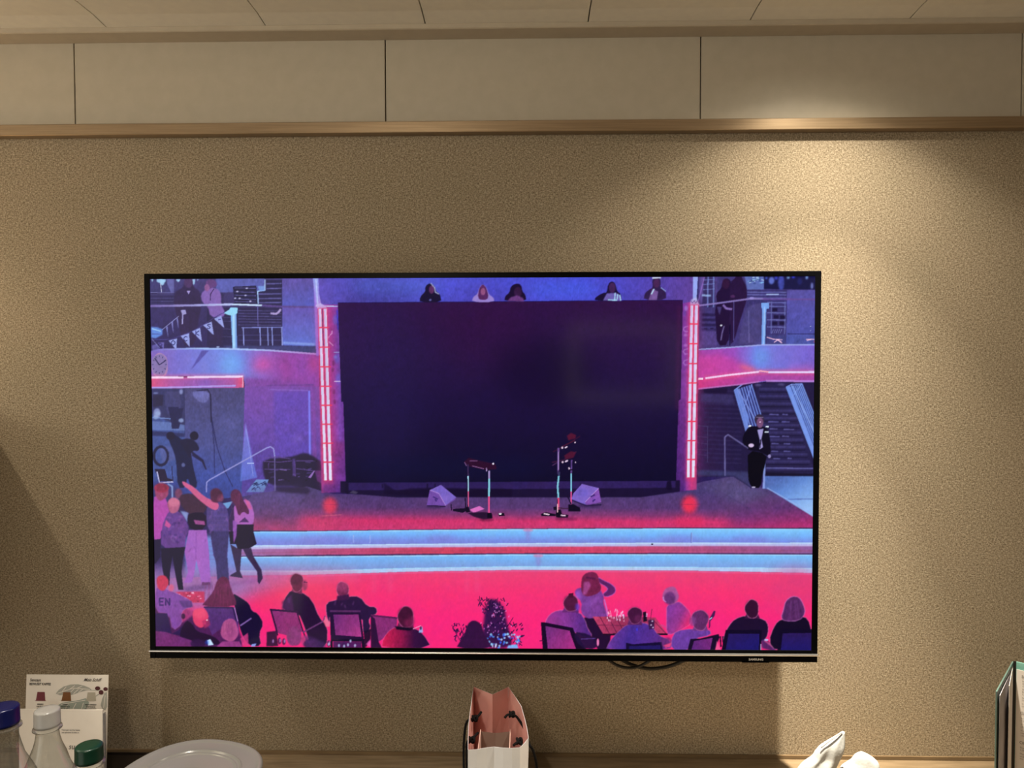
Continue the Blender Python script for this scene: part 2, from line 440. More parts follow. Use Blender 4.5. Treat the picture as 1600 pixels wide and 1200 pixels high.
    poly('B', [(90, 90), (230, 100), (345, 120), (345, 165), (90, 160)], (96, 116, 180), .9, .5); poly('B', [(90, 168), (345, 185), (345, 215), (90, 205)], (36, 36, 84), .8, .8)
    poly('A', [(190, 960), (300, 960), (320, 1050), (290, 1200), (240, 1200), (195, 1060)], (62, 60, 112), 1, .5); poly('A', [(215, 1080), (300, 1080), (295, 1200), (240, 1200)], (32, 30, 76), 1, .5)
    poly('B', [(232, -10), (335, -10), (318, 80), (300, 150), (245, 150)], (34, 32, 78), 1, .4)
    for x, y, a, b in ((130, 1130, 28, 40), (120, 972, 20, 5), (318, 962, 14, 20)): ell('A', x, y, a, b, (140, 150, 205), .85, .8)
    poly('A', [(95, 985), (180, 985), (175, 1070), (95, 1080)], (38, 32, 70), .9, .6)
    for x, y in ((135, 30), (318, 85), (120, 60)): ell('B', x, y, 20, 16, (150, 170, 220), .8, .7)
    line('B', [(95, 62), (235, 72)], 1.5, (120, 150, 215), .8)
    # worker, coil and chair
    th = [(160 + 55 * math.cos(k * .35), 362 + 72 * math.sin(k * .35)) for k in range(19)]; line('B', th, 4.2, (28, 26, 64), .95, .4)
    poly('B', [(140, 285), (280, 285), (290, 380), (180, 430)], (86, 90, 150), .6, 1); line('B', th, 3.4, (28, 26, 64), .9, .4)
    poly('B', [(205, 195), (245, 180), (300, 215), (345, 250), (395, 330), (410, 440), (452, 610), (395, 610), (365, 520), (355, 610), (290, 610), (282, 420), (262, 330), (230, 260)], (24, 24, 66), 1, .5, 1)
    poly('B', [(300, 250), (340, 225), (410, 230), (455, 280), (458, 325), (400, 320), (390, 400), (340, 300)], (26, 22, 60), 1, .5, 1)
    ell('B', 420, 205, 34, 35, (24, 18, 52), 1, .4); ell('B', 235, 205, 34, 32, (26, 20, 56), 1, .4)
    poly('B', [(400, 320), (440, 352), (492, 392), (518, 468), (508, 470), (480, 410), (405, 362)], (30, 26, 70), 1, .4); ell('B', 335, 432, 14, 16, (110, 120, 180), .7, .5)
    poly('B', [(110, 465), (192, 465), (212, 535), (250, 545), (250, 560), (152, 560)], (32, 20, 56)); line('B', [(130, 485), (150, 572), (256, 564)], 1.8, (190, 190, 235)); line('B', [(245, 440), (254, 560)], 1.4, (40, 36, 80))
    # hand rail, equipment
    line('B', [(515, 645), (517, 568), (540, 548), (985, 300), (1015, 290), (1040, 306), (1050, 380), (1052, 632)], 2., (146, 146, 214), .95, .3)
    line('B', [(1042, 380), (1050, 632)], 2., (96, 84, 150), .9, .3)
    poly('B', [(955, 385), (1180, 372), (1270, 335), (1330, 350), (1430, 420), (1450, 640), (1320, 650), (1250, 600), (990, 595), (955, 480)], (30, 18, 56), 1, 1.2, 1)
    for p in ([(960, 380), (1060, 368), (1170, 385)], [(965, 405), (1090, 410), (1180, 400)], [(970, 465), (1170, 468)], [(1205, 400), (1210, 520)], [(1215, 400), (1370, 400)], [(1000, 420), (1000, 460)], [(1215, 460), (1360, 480)]): line('B', p, 1.3, (92, 66, 138), .85, .3)
    for k in range(26):
        x = rnd.uniform(970, 1380); y = rnd.uniform(390, 560); line('B', [(x, y), (x + rnd.uniform(10, 50), y + rnd.uniform(-8, 8))], rnd.uniform(.8, 2.4), rnd.choice([(80, 60, 128), (12, 8, 26), (60, 44, 100), (120, 96, 170)]), .7, .3)
    poly('B', [(1185, 385), (1208, 380), (1208, 520), (1190, 520)], (86, 60, 140), .7, .8)
    poly('B', [(1310, 530), (1350, 480), (1365, 475), (1330, 535)], (150, 110, 190), .9); poly('B', [(1360, 475), (1425, 475), (1420, 580), (1380, 560)], (88, 40, 112), .9, .6)
    poly('B', [(825, 645), (905, 545), (1002, 545), (962, 645)], (104, 140, 205), 1, .4)
    for k in range(14):
        x = 850 + rnd.random() * 110; y = 560 + rnd.random() * 70; line('B', [(x, y), (x + 22, y - 12), (x + 34, y + 8)], 1., (30, 40, 96), .9)
    poly('B', [(625, 735), (722, 715), (685, 772), (640, 765)], (110, 158, 214), 1, .4)
    # --- stage floor
    st = [(382, 790), (395, 772), (480, 760), (520, 772), (1000, 776), (1030, 771), (1100, 752), (1146, 744), (1180, 762), (1198, 762), (1230, 780), (1290, 812), (1290, 826), (800, 828), (382, 832)]
    poly(None, st, G((800, 765), (800, 828), (0, (72, 58, 112)), (.45, (88, 56, 112)), (.62, (130, 56, 112)), (.78, (205, 52, 108)), (1, (196, 56, 112))))
    poly(None, [(378, 770), (470, 765), (470, 832), (370, 834)], G((400, 770), (400, 830), (0, (84, 70, 132)), (.6, (94, 58, 112)), (1, (150, 60, 110))), .85, 9)
    poly(None, [(1130, 740), (1290, 800), (1290, 830), (1140, 830)], G((1180, 770), (1190, 828), (0, (84, 66, 112)), (.5, (100, 52, 112)), (1, (150, 44, 112))), .8, 9)
    ell(None, 516, 790, 11, 13, (232, 58, 90), .9, 3.2); ell(None, 1077, 788, 12, 14, (240, 50, 84), .95, 3.2); ell(None, 1078, 815, 24, 10, (225, 46, 96), .7, 5); ell(None, 520, 815, 30, 7, (180, 58, 104), .6, 5)
    line(None, [(504, 806), (534, 804)], 1.2, (250, 120, 140), .5, .5); line(None, [(1062, 788), (1094, 788)], 1, (140, 40, 80), .6, .4); line(None, [(506, 788), (530, 788)], 1, (140, 40, 90), .5, .4)
    poly('K', [(470, 600), (740, 520), (1000, 660), (800, 740)], (92, 84, 132), .45, 4); line('K', [(545, 600), (800, 740), (870, 790)], 1.5, (66, 48, 96), .6, 1)
    line('K', [(735, 522), (835, 585), (870, 612)], 2.4, (36, 30, 72), .8, .4)
    poly('B', [(1052, 600), (1300, 600), (1330, 640), (1300, 660), (1060, 640)], (34, 20, 56), .8, 1.5); line('B', [(1048, 380), (1052, 632)], 2., (100, 88, 150), .9, .3)
    line('B', [(1310, 660), (1240, 740)], 1.8, (62, 44, 88), .6, 1)
    # --- right side below the balcony
    poly(None, [(1088, 600), (1290, 590), (1290, 745), (1088, 745)], (34, 26, 66))
    poly(None, [(1090, 600), (1150, 600), (1160, 740), (1090, 745)], G((1092, 700), (1150, 700), (0, (66, 34, 84)), (.3, (44, 28, 70)), (1, (34, 26, 66))))
    for k in range(17):
        y = 610 + k * 7; line(None, [(1100, y), (1158, y + 2)], 2.2, (52, 42, 88), .5, .6)
    poly('J', [(490, 940), (680, 935), (680, 975), (500, 975)], (28, 18, 52), .9, .8); poly('J', [(470, 975), (720, 985), (740, 1060), (470, 1040)], (62, 54, 104), .7, 1.5)
    # stairs
    poly(None, [(1180, 600), (1240, 598), (1272, 740), (1195, 742)], (40, 34, 76))
    for k in range(13):
        y = 608 + k * 11.3; x0 = 1186 + k * .6; x1 = 1232 + k * 3.2
        line(None, [(x0, y), (x1, y)], 3.6, (58, 52, 104), .8, .5); line(None, [(x0, y + 5), (x1, y + 5)], 1.6, (22, 18, 48), .7, .5)
    for x, y, w in ((1010, 38, 70), (1110, 38, 40), (1000, 95, 80), (1105, 95, 60), (1010, 150, 60), (1120, 155, 80), (1005, 210, 80), (1110, 208, 50), (1025, 265, 55), (1120, 266, 50), (1025, 325, 50), (1120, 325, 50), (1040, 382, 50), (1150, 380, 30)):
        line('K', [(x, y), (x + w, y + 2)], 1.8, (108, 104, 176), .75, .5)
    line('K', [(985, 455), (1350, 460)], 1.6, (110, 110, 180), .8, .4); poly('K', [(980, 490), (1350, 500), (1350, 522), (980, 520)], (22, 18, 44), 1, .6)
    def band(a, b, c, d, col, n):
        poly('J', [a, b, c, d], (46, 48, 112), 1, .4)
        for i in range(n + 1):
            t = i / n; line('J', [(a[0] + (b[0] - a[0]) * t, a[1] + (b[1] - a[1]) * t), (d[0] + (c[0] - d[0]) * t, d[1] + (c[1] - d[1]) * t)], 1.9, col, .95, .3)
    band((735, 950), (868, 905), (960, 1200), (832, 1290), (112, 136, 216), 7); line('J', [(735, 950), (795, 905)], 2, (120, 140, 215))
    band((1140, 925), (1262, 900), (1372, 1180), (1372, 1520), (116, 150, 230), 9); line('J', [(1140, 925), (1180, 905), (1262, 900)], 2, (110, 130, 205))
    poly('J', [(1140, 925), (1165, 915), (1372, 1440), (1372, 1520)], (122, 154, 236), .9, .5); poly('J', [(735, 950), (765, 935), (850, 1160), (832, 1290)], (112, 140, 222), .9, .5)
    line('J', [(760, 940), (900, 1180)], 1.8, (128, 150, 225), .8); line('J', [(870, 905), (800, 1120)], 1.8, (128, 150, 225), .6); line('J', [(1180, 905), (1370, 1300)], 1.8, (140, 170, 240), .8)
    line('J', [(1260, 900), (1180, 1010)], 1.4, (140, 170, 240), .5)
    poly('K', [(440, 470), (660, 480), (850, 485), (860, 600), (735, 520), (450, 515)], (58, 58, 104), .9, 1.5)
    line('K', [(662, 515), (660, 215), (685, 196), (860, 312)], 2.2, (104, 98, 152), .9, .4); line('K', [(527, 130), (525, 410)], 1.2, (70, 58, 104), .9); line('K', [(445, 125), (525, 132)], 1.2, (70, 58, 104), .8)
    for y in (210, 260, 310, 350): line('K', [(445, y), (530, y + 8)], 1.2, (76, 54, 104), .7)
    poly('K', [(970, 520), (1372, 520), (1372, 850), (1000, 620), (955, 615)], G((1220, 744), (1250, 800), (0, (78, 104, 176)), (.35, (98, 136, 208)), (.7, (126, 168, 232)), (1, (150, 190, 244))), 1, .5)
    line('K', [(1140, 700), (1372, 698)], 1.6, (84, 104, 176), .8, .4); line('K', [(990, 612), (1160, 708), (1360, 822)], 1.6, (150, 175, 235), .8, .4); line('K', [(968, 400), (965, 615)], 3.4, (140, 160, 230), .9, .4)
    # --- officer in uniform
    poly('K', [(840, 315), (990, 345), (975, 430), (955, 500), (940, 612), (880, 612), (848, 575), (840, 480)], (8, 6, 20), 1, .4, 1)
    poly('K', [(800, 205), (850, 128), (905, 132), (960, 130), (1008, 170), (1022, 355), (990, 362), (935, 325), (838, 318), (846, 296), (798, 270)], (12, 8, 30), 1, .4, 1)
    poly('K', [(914, 158), (962, 150), (946, 230), (958, 295), (930, 312), (934, 240)], (162, 152, 212), 1, .4); line('K', [(940, 235), (936, 300)], 1.6, (20, 14, 40))
    ell('K', 930, 80, 38, 44, (52, 40, 66), 1, .4); ell('K', 934, 104, 26, 40, (118, 78, 118), 1, .5); line('K', [(905, 60), (960, 62)], 1.4, (140, 120, 160), .7); ell('K', 936, 98, 6, 5, (235, 200, 240), .9)
    for p in ([(845, 130), (865, 128)], [(980, 133), (1000, 134)], [(974, 176), (1000, 176)]): line('K', p, 2.2, (225, 235, 250))
    ell('K', 866, 280, 22, 15, (205, 185, 225), 1, .4); ell('K', 1008, 364, 12, 15, (150, 140, 195), 1, .4); ell('K', 885, 606, 16, 6, (190, 180, 215), .9)
    # --- right balcony
    poly('J', [(455, 50), (1385, 50), (1385, 620), (455, 640)], (64, 54, 114))
    poly('J', [(470, 60), (590, 60), (590, 250), (460, 270)], (112, 88, 166), .8, 2); poly('J', [(500, 60), (585, 60), (585, 300), (480, 300)], (44, 38, 84), .8, 1)
    for y in (90, 125, 165): line('J', [(490, y), (580, y - 5)], 1.4, (110, 120, 190), .7)
    for x in (530, 575): line('J', [(x, 60), (x - 4, 300)], 2, (130, 150, 225), .7, .4)
    line('J', [(485, 210), (550, 212)], 3, (160, 190, 240), .8, .6); line('J', [(500, 70), (455, 250)], 1.4, (150, 110, 200), .7)
    for y in (350, 390, 430, 470): poly('J', [(480, y), (595, y), (595, y + 22), (480, y + 22)], (34, 24, 66), .8, .8)
    for x, y in ((510, 470), (560, 468)): ell('J', x, y, 14, 5, (24, 12, 48), .9, .4)
    poly('J', [(470, 480), (600, 480), (600, 610), (470, 620)], (92, 70, 140), .7, 2)
    poly('J', [(815, 60), (965, 60), (965, 165), (835, 165)], (92, 108, 180), 1, .5)
    for k in range(22):
        x = 830 + rnd.random() * 120; y = 68 + rnd.random() * 50; line('J', [(x, y), (x + 20, y + rnd.uniform(-8, 8))], 1.2, rnd.choice([(190, 220, 250), (40, 60, 120), (130, 190, 240)]), .9, .3)
    poly('J', [(965, 50), (1372, 50), (1372, 165), (965, 160)], (24, 22, 66), 1, .4)
    for x, y, a, b, c in ((985, 75, 10, 8, (80, 110, 235)), (1025, 95, 22, 28, (110, 130, 230)), (1060, 75, 14, 14, (60, 70, 200)), (1100, 110, 24, 60, (70, 80, 180)), (1155, 72, 12, 8, (150, 200, 250)), (1195, 68, 14, 7, (60, 70, 230)), (1300, 70, 10, 14, (140, 180, 250)), (1245, 100, 18, 26, (34, 36, 100)), (1340, 135, 10, 25, (130, 140, 220))): ell('J', x, y, a, b, c, .85, 1)
    poly('J', [(830, 168), (1145, 168), (1145, 590), (830, 590)], (56, 50, 108), .8, .5)
    for y in (185, 205, 230): line('J', [(835, y), (1140, y + 2)], 1.6, (120, 124, 196), .7, .5)
    line('J', [(985, 203), (1080, 203)], 1.8, (176, 196, 240), .8, .3)
    for y in (265, 295, 345, 400, 455): line('J', [(990, y), (1135, y + 3)], 1.6, (112, 116, 186), .8, .3)
    for x in (1025, 1130): line('J', [(x, 260), (x - 3, 510)], 1.6, (104, 108, 176), .8, .3)
    for x, y in ((1050, 325), (1060, 380), (1110, 382), (1050, 430), (1105, 430)): poly('J', [(x - 20, y - 16), (x + 20, y - 16), (x + 20, y + 12), (x - 20, y + 12)], (24, 16, 54), .9, .6)
    for k in range(5): line('J', [(1028 + k * 16, 505), (1040 + k * 16, 475)], 1.1, (120, 120, 190), .8)
    poly('J', [(1145, 168), (1385, 168), (1385, 600), (1140, 600)], G((1230, 455), (1230, 540), (0, (88, 80, 160)), (.5, (84, 82, 168)), (1, (72, 78, 160))), 1, .4)
    line('J', [(1150, 510), (1370, 512)], 1.6, (40, 38, 88), .8, .4); poly('J', [(1145, 515), (1372, 518), (1372, 590), (1145, 590)], (76, 86, 160), .6, .6)
    poly('J', [(985, 520), (1140, 520), (1140, 590), (985, 590)], (70, 76, 140), .5, 1)
    poly('J', [(770, 560), (800, 420), (820, 330), (850, 290), (940, 270), (945, 590), (770, 590)], (78, 70, 128), .8, 1); line('J', [(845, 330), (850, 580)], 1.6, (120, 112, 176), .6, .6)
    poly('J', [(590, 200), (635, 152), (640, 110), (665, 76), (705, 88), (712, 140), (740, 240), (705, 300), (700, 420), (690, 596), (600, 604), (590, 420), (582, 330), (600, 262)], (34, 16, 56), 1, .4, 1)
    poly('J', [(700, 110), (745, 72), (745, 50), (792, 50), (795, 80), (830, 140), (835, 232), (805, 330), (775, 420), (735, 560), (700, 600), (700, 300)], (40, 20, 62), 1, .4, 1)
    ell('J', 668, 120, 30, 40, (52, 22, 60), .9, .6); ell('J', 722, 218, 18, 12, (82, 44, 96), .9, .6); line('J', [(648, 285), (670, 312), (715, 318)], 3.2, (150, 120, 198), .85, .5)
    poly('J', [(600, 300), (635, 300), (620, 365)], (80, 70, 132), .8, .6); line('J', [(655, 450), (640, 500), (630, 560)], 1.6, (150, 140, 200), .7, .5); ell('J', 632, 444, 9, 7, (230, 235, 250), .9); line('J', [(700, 440), (700, 600)], 1.6, (20, 12, 50))
    line('J', [(730, 260), (728, 560)], 1.2, (90, 84, 150), .7)
    line('J', [(455, 290), (600, 272), (860, 236), (960, 236)], 2.6, (142, 126, 196), .9, .4); line('J', [(960, 238), (1372, 242)], 2.6, (104, 76, 150), .9, .5); ell('J', 872, 232, 18, 9, (150, 140, 215), .9, .4)
    poly('J', [(944, 268), (1006, 268), (1006, 312), (984, 316), (974, 598), (946, 598), (952, 316), (944, 300)], (120, 164, 238), 1, .3); line('J', [(972, 300), (964, 590)], 1.4, (176, 210, 250), .7)
    for p in ([(988, 536), (1040, 552), (1108, 556)], [(1045, 576), (1075, 556), (1106, 582)], [(1060, 552), (1100, 572)], [(1294, 552), (1335, 554)], [(1300, 562), (1340, 552), (1368, 556)]): line('J', p, 1.3, (250, 196, 224), .95, .3)
    ell('J', 1362, 572, 8, 6, (240, 90, 130), .9, .4); ell('J', 1330, 452, 4, 3, (220, 230, 255), .8); ell('J', 1330, 485, 4, 3, (220, 230, 255), .8)
    # balcony front, right
    rb = [(450, 640), (960, 598), (1385, 592), (1385, 885), (985, 880), (800, 905), (450, 945)]
    poly('J', rb, G((1090, 560), (1274, 560), (0, (160, 70, 170)), (.3, (150, 76, 184)), (.5, (112, 130, 226)), (.62, (118, 118, 216)), (1, (122, 96, 200))))
    ell('J', 950, 690, 60, 70, (104, 160, 240), .55, 6); poly('J', [(450, 690), (620, 660), (930, 800), (760, 842), (450, 870)], (216, 66, 152), .65, 5); ell('J', 840, 780, 70, 16, (255, 110, 110), .6, 3, .28); ell('J', 1270, 775, 120, 20, (190, 90, 180), .5, 4)
    poly('J', [(450, 862), (930, 815), (1385, 815), (1385, 880), (985, 876), (780, 905), (450, 940)], G((1090, 600), (1274, 590), (0, (215, 60, 130)), (.5, (176, 66, 160)), (1, (168, 66, 156))), .9, .6)
    line('J', [(455, 632), (700, 616), (960, 596), (1372, 594)], 2, (166, 176, 240), .9, .4)
    line('J', [(505, 856), (935, 808), (1372, 808)], 8, (240, 90, 130), .5, 2); line('J', [(450, 862), (488, 860)], 3, (250, 225, 245)); line('J', [(510, 856), (700, 830), (925, 806)], 2.8, (245, 205, 242), 1, .3); line('J', [(1000, 810), (1372, 808)], 3.2, (225, 205, 250), 1, .3)
    line('J', [(930, 798), (1000, 808)], 2, (250, 170, 190)); line('J', [(455, 938), (800, 902), (925, 882)], 2, (190, 116, 190), .9, .4); line('J', [(985, 876), (1372, 880)], 3, (182, 130, 216), .95, .4)
    for x, y in ((920, 910), (1100, 905)): ell('J', x, y, 26, 10, (104, 96, 150), .6, 1)
    # --- columns with light tubes
    poly('A', [(1350, 70), (1388, 70), (1392, 200), (1405, 280), (1600, 290), (1600, 690), (1372, 680), (1358, 300)], (146, 110, 212), 1, .5)
    poly(None, [(497, 478), (531, 476), (538, 620), (540, 768), (503, 770), (500, 620)], G((497, 600), (540, 600), (0, (190, 60, 130)), (.5, (168, 60, 150)), (.8, (128, 72, 176)), (1, (112, 52, 150))), 1, .5)
    poly(None, [(504, 690), (539, 690), (540, 770), (503, 772)], G((504, 700), (504, 770), (0, (130, 48, 120)), (.7, (110, 48, 140)), (1, (70, 34, 110))), .8, 3)
    for x, y in ((525, 500), (527, 560), (529, 592)): ell(None, x, y, 4, 8, (116, 96, 208), .8, 1.5)
    for p in ([(180, 520), (196, 505), (196, 488)], [(170, 570), (205, 602)], [(175, 525), (165, 545)]): line('D', p, 1.5, (226, 166, 226), .9, .3)
    for x, y in ((205, 740), (200, 790), (210, 960), (215, 1040)): ell('D', x, y, 10, 20, (110, 40, 100), .7, .8)
    line('D', [(212, 655), (250, 655)], 1.6, (170, 180, 245), .8); line('D', [(212, 880), (260, 880)], 1.8, (225, 200, 245)); ell('D', 222, 690, 14, 12, (130, 140, 235), .7, 1)
    poly('D', [(230, 330), (240, 320), (250, 480), (238, 480)], (54, 54, 210), .8, .6)
    poly('A', [(1345, 70), (1388, 70), (1394, 200), (1412, 282), (1372, 292)], G((489, 430), (489, 478), (0, (140, 160, 235)), (1, (168, 140, 225))), 1, .4); line('A', [(1370, 85), (1384, 280)], 1.6, (196, 214, 252), .8, .3)
    line('D', [(70, 292), (240, 296)], 1.8, (190, 196, 248)); poly('D', [(72, 282), (105, 270), (130, 285), (160, 310), (80, 312)], (190, 184, 240), .95, .4)
    poly(None, [(1062, 475), (1092, 470), (1091, 560), (1088, 765), (1052, 768), (1058, 620)], G((1056, 600), (1092, 600), (0, (96, 44, 130)), (.4, (128, 60, 160)), (.7, (200, 60, 130)), (1, (150, 60, 120))), 1, .5)
    poly(None, [(1057, 625), (1072, 625), (1070, 768), (1050, 768)], G((1057, 640), (1054, 768), (0, (100, 44, 130)), (1, (66, 32, 108))), .8, 1.5)
    for y in (480, 645, 735): ell('J', 352, y if y < 600 else y, 24, 24, (74, 30, 88), .0)
    for y in (475, 650, 735):
        line('J', [(372, y - 24), (345, y - 16), (336, y), (350, y + 18), (372, y + 16)], 1.8, (166, 110, 196), .8, .4)
    for y in (520, 600): ell('J', 355, y, 14, 10, (186, 130, 214), .7, 1)
    ell('J', 358, 310, 14, 20, (160, 130, 220), .7, 1); ell('J', 345, 350, 10, 24, (110, 80, 190), .6, 1)
    poly('J', [(412, 62), (450, 62), (446, 150), (440, 250), (410, 245)], (152, 168, 240), 1, .3); poly('J', [(395, 245), (440, 225), (462, 285), (388, 285)], (186, 186, 238), .8, .7)
    for k in range(5): line('J', [(395 + k * 14, 250 + (k % 2) * 18), (408 + k * 12, 272 - (k % 2) * 18)], 1, (60, 50, 120), .7)
    def tube(xa, ya, xb, yb, ys, w, gl):
        X = lambda y: xa + (xb - xa) * (y - ya) / (yb - ya)
        line(None, [(X(ys[0]), ys[0]), (X(ys[-1]), ys[-1] + 3)], w + 4, (225, 56, 96), gl * .5, 1.6)
        for y0, y1 in zip(ys[:-1], ys[1:]):
            u, v = y0 + 1.1, y1 - 1.1
            line(None, [(X(u), u), (X(v), v)], w + 1.5, (226, 80, 120), .85, .35)
            t = (u - ys[0]) / (ys[-1] - ys[0]); c = (206 + 20 * t, 190 + 40 * t, 236 + 18 * t)
            line(None, [(X(u) , u + .6), (X(v), v - .6)], w, c, 1, .25); line(None, [(X(u) + w * .36, u + .6), (X(v) + w * .36, v - .6)], w * .28, (238, 220, 252), .8, .2)
    yl = [482, 512.2, 542.8, 573.4, 603.8, 633.4, 663, 692.6, 722, 751.6]
    line(None, [(504, 480), (513, 756)], 24, (215, 60, 120), .22, 5)
    tube(500.6, 497, 509, 751, yl, 4.0, .6); tube(508.8, 497, 516.8, 751, yl, 4.3, .6); line('D', [(118, 315), (128, 600)], 1.6, (96, 50, 110), .8, .3)
    yr = [476.6, 506.6, 537.4, 568.4, 598.6, 628.6, 658.6, 688.6, 718, 747]
    line(None, [(1085, 480), (1079, 752)], 20, (215, 50, 100), .25, 5)
    tube(1080.6, 480, 1075, 746, yr, 4.0, .6); tube(1087.6, 480, 1082.6, 746, yr, 4.2, .6)
    for y in yl[1:-1]: line(None, [(498 + (y - 482) * .033, y), (514 + (y - 482) * .033, y)], 1.6, (245, 60, 90), .9, .3)
    for y in yr[1:-1]: line(None, [(1078 - (y - 477) * .022, y), (1091 - (y - 477) * .022, y)], 1.6, (245, 60, 90), .9, .3)
    # --- strip under the stage screen
    poly(None, [(532, 752), (1062, 750), (1062, 768), (1000, 777), (620, 777), (532, 770)], (26, 16, 52), 1, .6)
    poly(None, [(545, 754), (1055, 751), (1055, 762), (545, 766)], (48, 32, 92), .9, .6); poly('E', [(600, 570), (600, 650), (620, 660), (1000, 680), (1600, 680), (1600, 620), (950, 610), (800, 615), (700, 640)], (20, 10, 42), .8, 1)
    for x in (598, 668, 680): line(None, [(x, 756), (x, 762)], 2.4, (22, 14, 48), .8, .4)
    poly('E', [(300, 580), (320, 580), (320, 660), (300, 650)], (22, 14, 44), .9, .5); poly('E', [(330, 650), (360, 630), (400, 645), (380, 660)], (104, 96, 120), .5, .6); poly('K', [(210, 560), (240, 555), (250, 630), (200, 620)], (18, 10, 40), .9, .6)
    # --- dark stage screen
    scr = [(528.2, 473.4), (1066.6, 469), (1063.2, 624), (1060, 626), (1056, 751), (541, 754), (536.6, 628), (533.6, 628)]
    poly(None, scr, G((800, 471), (800, 754), (0, (46, 16, 66)), (.3, (38, 18, 66)), (.6, (26, 14, 58)), (1, (14, 10, 42))), 1, .25)
    ell(None, 600, 600, 60, 160, (38, 28, 80), .4, 26); ell(None, 760, 520, 70, 60, (52, 12, 62), .35, 22); ell(None, 850, 580, 80, 50, (12, 2, 34), .5, 20); ell(None, 560, 520, 30, 60, (44, 22, 78), .4, 16); ell(None, 700, 730, 160, 18, (14, 16, 56), .5, 10)
    line(None, [(1061, 480), (1058, 640)], 5, (84, 26, 76), .5, 2.5)
    line(None, [(529, 473.6), (1066, 469.4)], 1, (30, 22, 90), .8)
    # people looking over the stage screen
    poly('D', [(880, 265), (880, 225), (925, 180), (920, 150), (940, 122), (972, 116), (1000, 145), (1008, 180), (1040, 200), (1050, 265)], (22, 14, 50), 1, .4, 1); ell('D', 972, 165, 20, 32, (92, 44, 96), 1, .5); line('D', [(966, 116), (996, 150), (1002, 185), (1030, 200)], 1.6, (190, 200, 240), .8, .4); ell('D', 962, 246, 10, 8, (110, 110, 180), .8, .4)
    poly('D', [(1285, 262), (1298, 220), (1330, 200), (1345, 150), (1370, 122), (1400, 145), (1420, 205), (1455, 225), (1465, 262)], (150, 128, 204), 1, .5, 1); poly('D', [(1330, 235), (1345, 150), (1372, 122), (1400, 150), (1420, 230), (1380, 250)], (84, 38, 92), 1, .4, 1); ell('D', 1374, 180, 18, 28, (146, 82, 130), 1, .5)
    poly('G', [(240, 256), (246, 215), (280, 190), (290, 140), (330, 116), (372, 125), (380, 180), (405, 205), (412, 256)], (26, 12, 48), 1, .4, 1); ell('G', 345, 185, 30, 40, (52, 24, 66), 1, .6); poly('G', [(262, 256), (290, 225), (340, 210), (385, 230), (395, 256)], (110, 62, 130), .9, .7)
    poly('G', [(943, 252), (950, 225), (1010, 190), (1040, 190), (1050, 120), (1078, 98), (1105, 115), (1120, 180), (1150, 200), (1155, 252)], (24, 14, 52), 1, .4, 1); ell('G', 1082, 150, 26, 40, (64, 34, 82), 1, .5); poly('G', [(1010, 250), (1040, 195), (1110, 190), (1150, 215), (1152, 252)], (118, 104, 190), .9, .6)
    for p in ([(1105, 190), (1100, 250)], [(1140, 205), (1148, 250)], [(1050, 245), (1120, 248)], [(1125, 200), (1120, 240)]): line('G', p, 1.8, (170, 225, 250), .9, .4)
    poly('G', [(1326, 248), (1335, 195), (1370, 165), (1400, 150), (1392, 95), (1410, 72), (1450, 72), (1462, 100), (1455, 150), (1500, 180), (1504, 248)], (48, 30, 76), 1, .4, 1); poly('G', [(1365, 245), (1395, 160), (1440, 180), (1430, 245)], (124, 92, 160), .9, .5); line('G', [(1395, 74), (1460, 72)], 2.2, (220, 235, 250), .9, .4)
    line('G', [(1388, 200), (1408, 160)], 2, (180, 225, 250), .9, .3); line('G', [(1462, 150), (1500, 178)], 1.4, (150, 180, 235), .8, .3); ell('G', 1428, 115, 24, 36, (70, 36, 82), 1, .5)
    # --- monitors and stands on the stage
    poly('E', [(958, 628), (1045, 588), (1165, 685), (1155, 705), (1080, 752), (934, 746)], (112, 74, 164)); poly('E', [(958, 628), (1045, 588), (1165, 685), (1082, 745), (1030, 655)], (124, 100, 196)); poly('E', [(1045, 592), (1110, 655), (1060, 680), (1000, 628)], (110, 92, 190), .7, 1.5)
    line('E', [(958, 628), (1028, 654), (1082, 748)], 1.1, (180, 140, 216), .8); line('E', [(985, 680), (1020, 700)], 2.4, (66, 44, 120)); line('E', [(1000, 700), (1012, 716)], 2.4, (66, 44, 120)); line('E', [(938, 750), (1080, 754)], 1.4, (20, 10, 40))
    poly('H', [(845, 580), (975, 612), (996, 722), (880, 748), (762, 702), (778, 655)], (124, 100, 198)); poly('H', [(975, 612), (996, 722), (880, 748), (868, 722)], (130, 80, 176)); ell('H', 845, 650, 46, 34, (108, 92, 192), .7, 1.2)
    line('H', [(870, 722), (975, 614)], 1.1, (186, 150, 226), .8); line('H', [(915, 680), (945, 665)], 2.4, (66, 40, 120)); line('H', [(930, 716), (948, 700)], 2.4, (66, 40, 120)); line('H', [(765, 705), (880, 750), (996, 742)], 2, (30, 18, 60), .9, .4)
    ell('H', 900, 752, 90, 12, (44, 30, 72), .6, 1.5); ell('E', 1000, 760, 70, 8, (44, 30, 72), .6, 1)
    # left pair
    poly('E', [(1225, 408), (1262, 375), (1330, 395), (1470, 425), (1482, 465), (1400, 470), (1290, 450), (1250, 440)], (44, 12, 44), 1, .4)
    for p in ([(1230, 412), (1245, 440)], [(1290, 440), (1380, 462)], [(1270, 400), (1330, 400)]): line('E', p, 1.1, (170, 120, 180), .8, .2)
    ell('E', 1453, 423, 7, 7, (230, 220, 245)); line('E', [(1400, 455), (1402, 480)], 1.4, (190, 160, 220))
    line('E', [(1256, 430), (1258, 520)], 2.2, (60, 40, 84)); line('E', [(1257, 520), (1257, 640)], 2.2, (170, 220, 245)); line('E', [(1257, 640), (1256, 770)], 2.2, (232, 96, 150)); line('E', [(1250, 520), (1254, 775)], 1.2, (24, 14, 44))
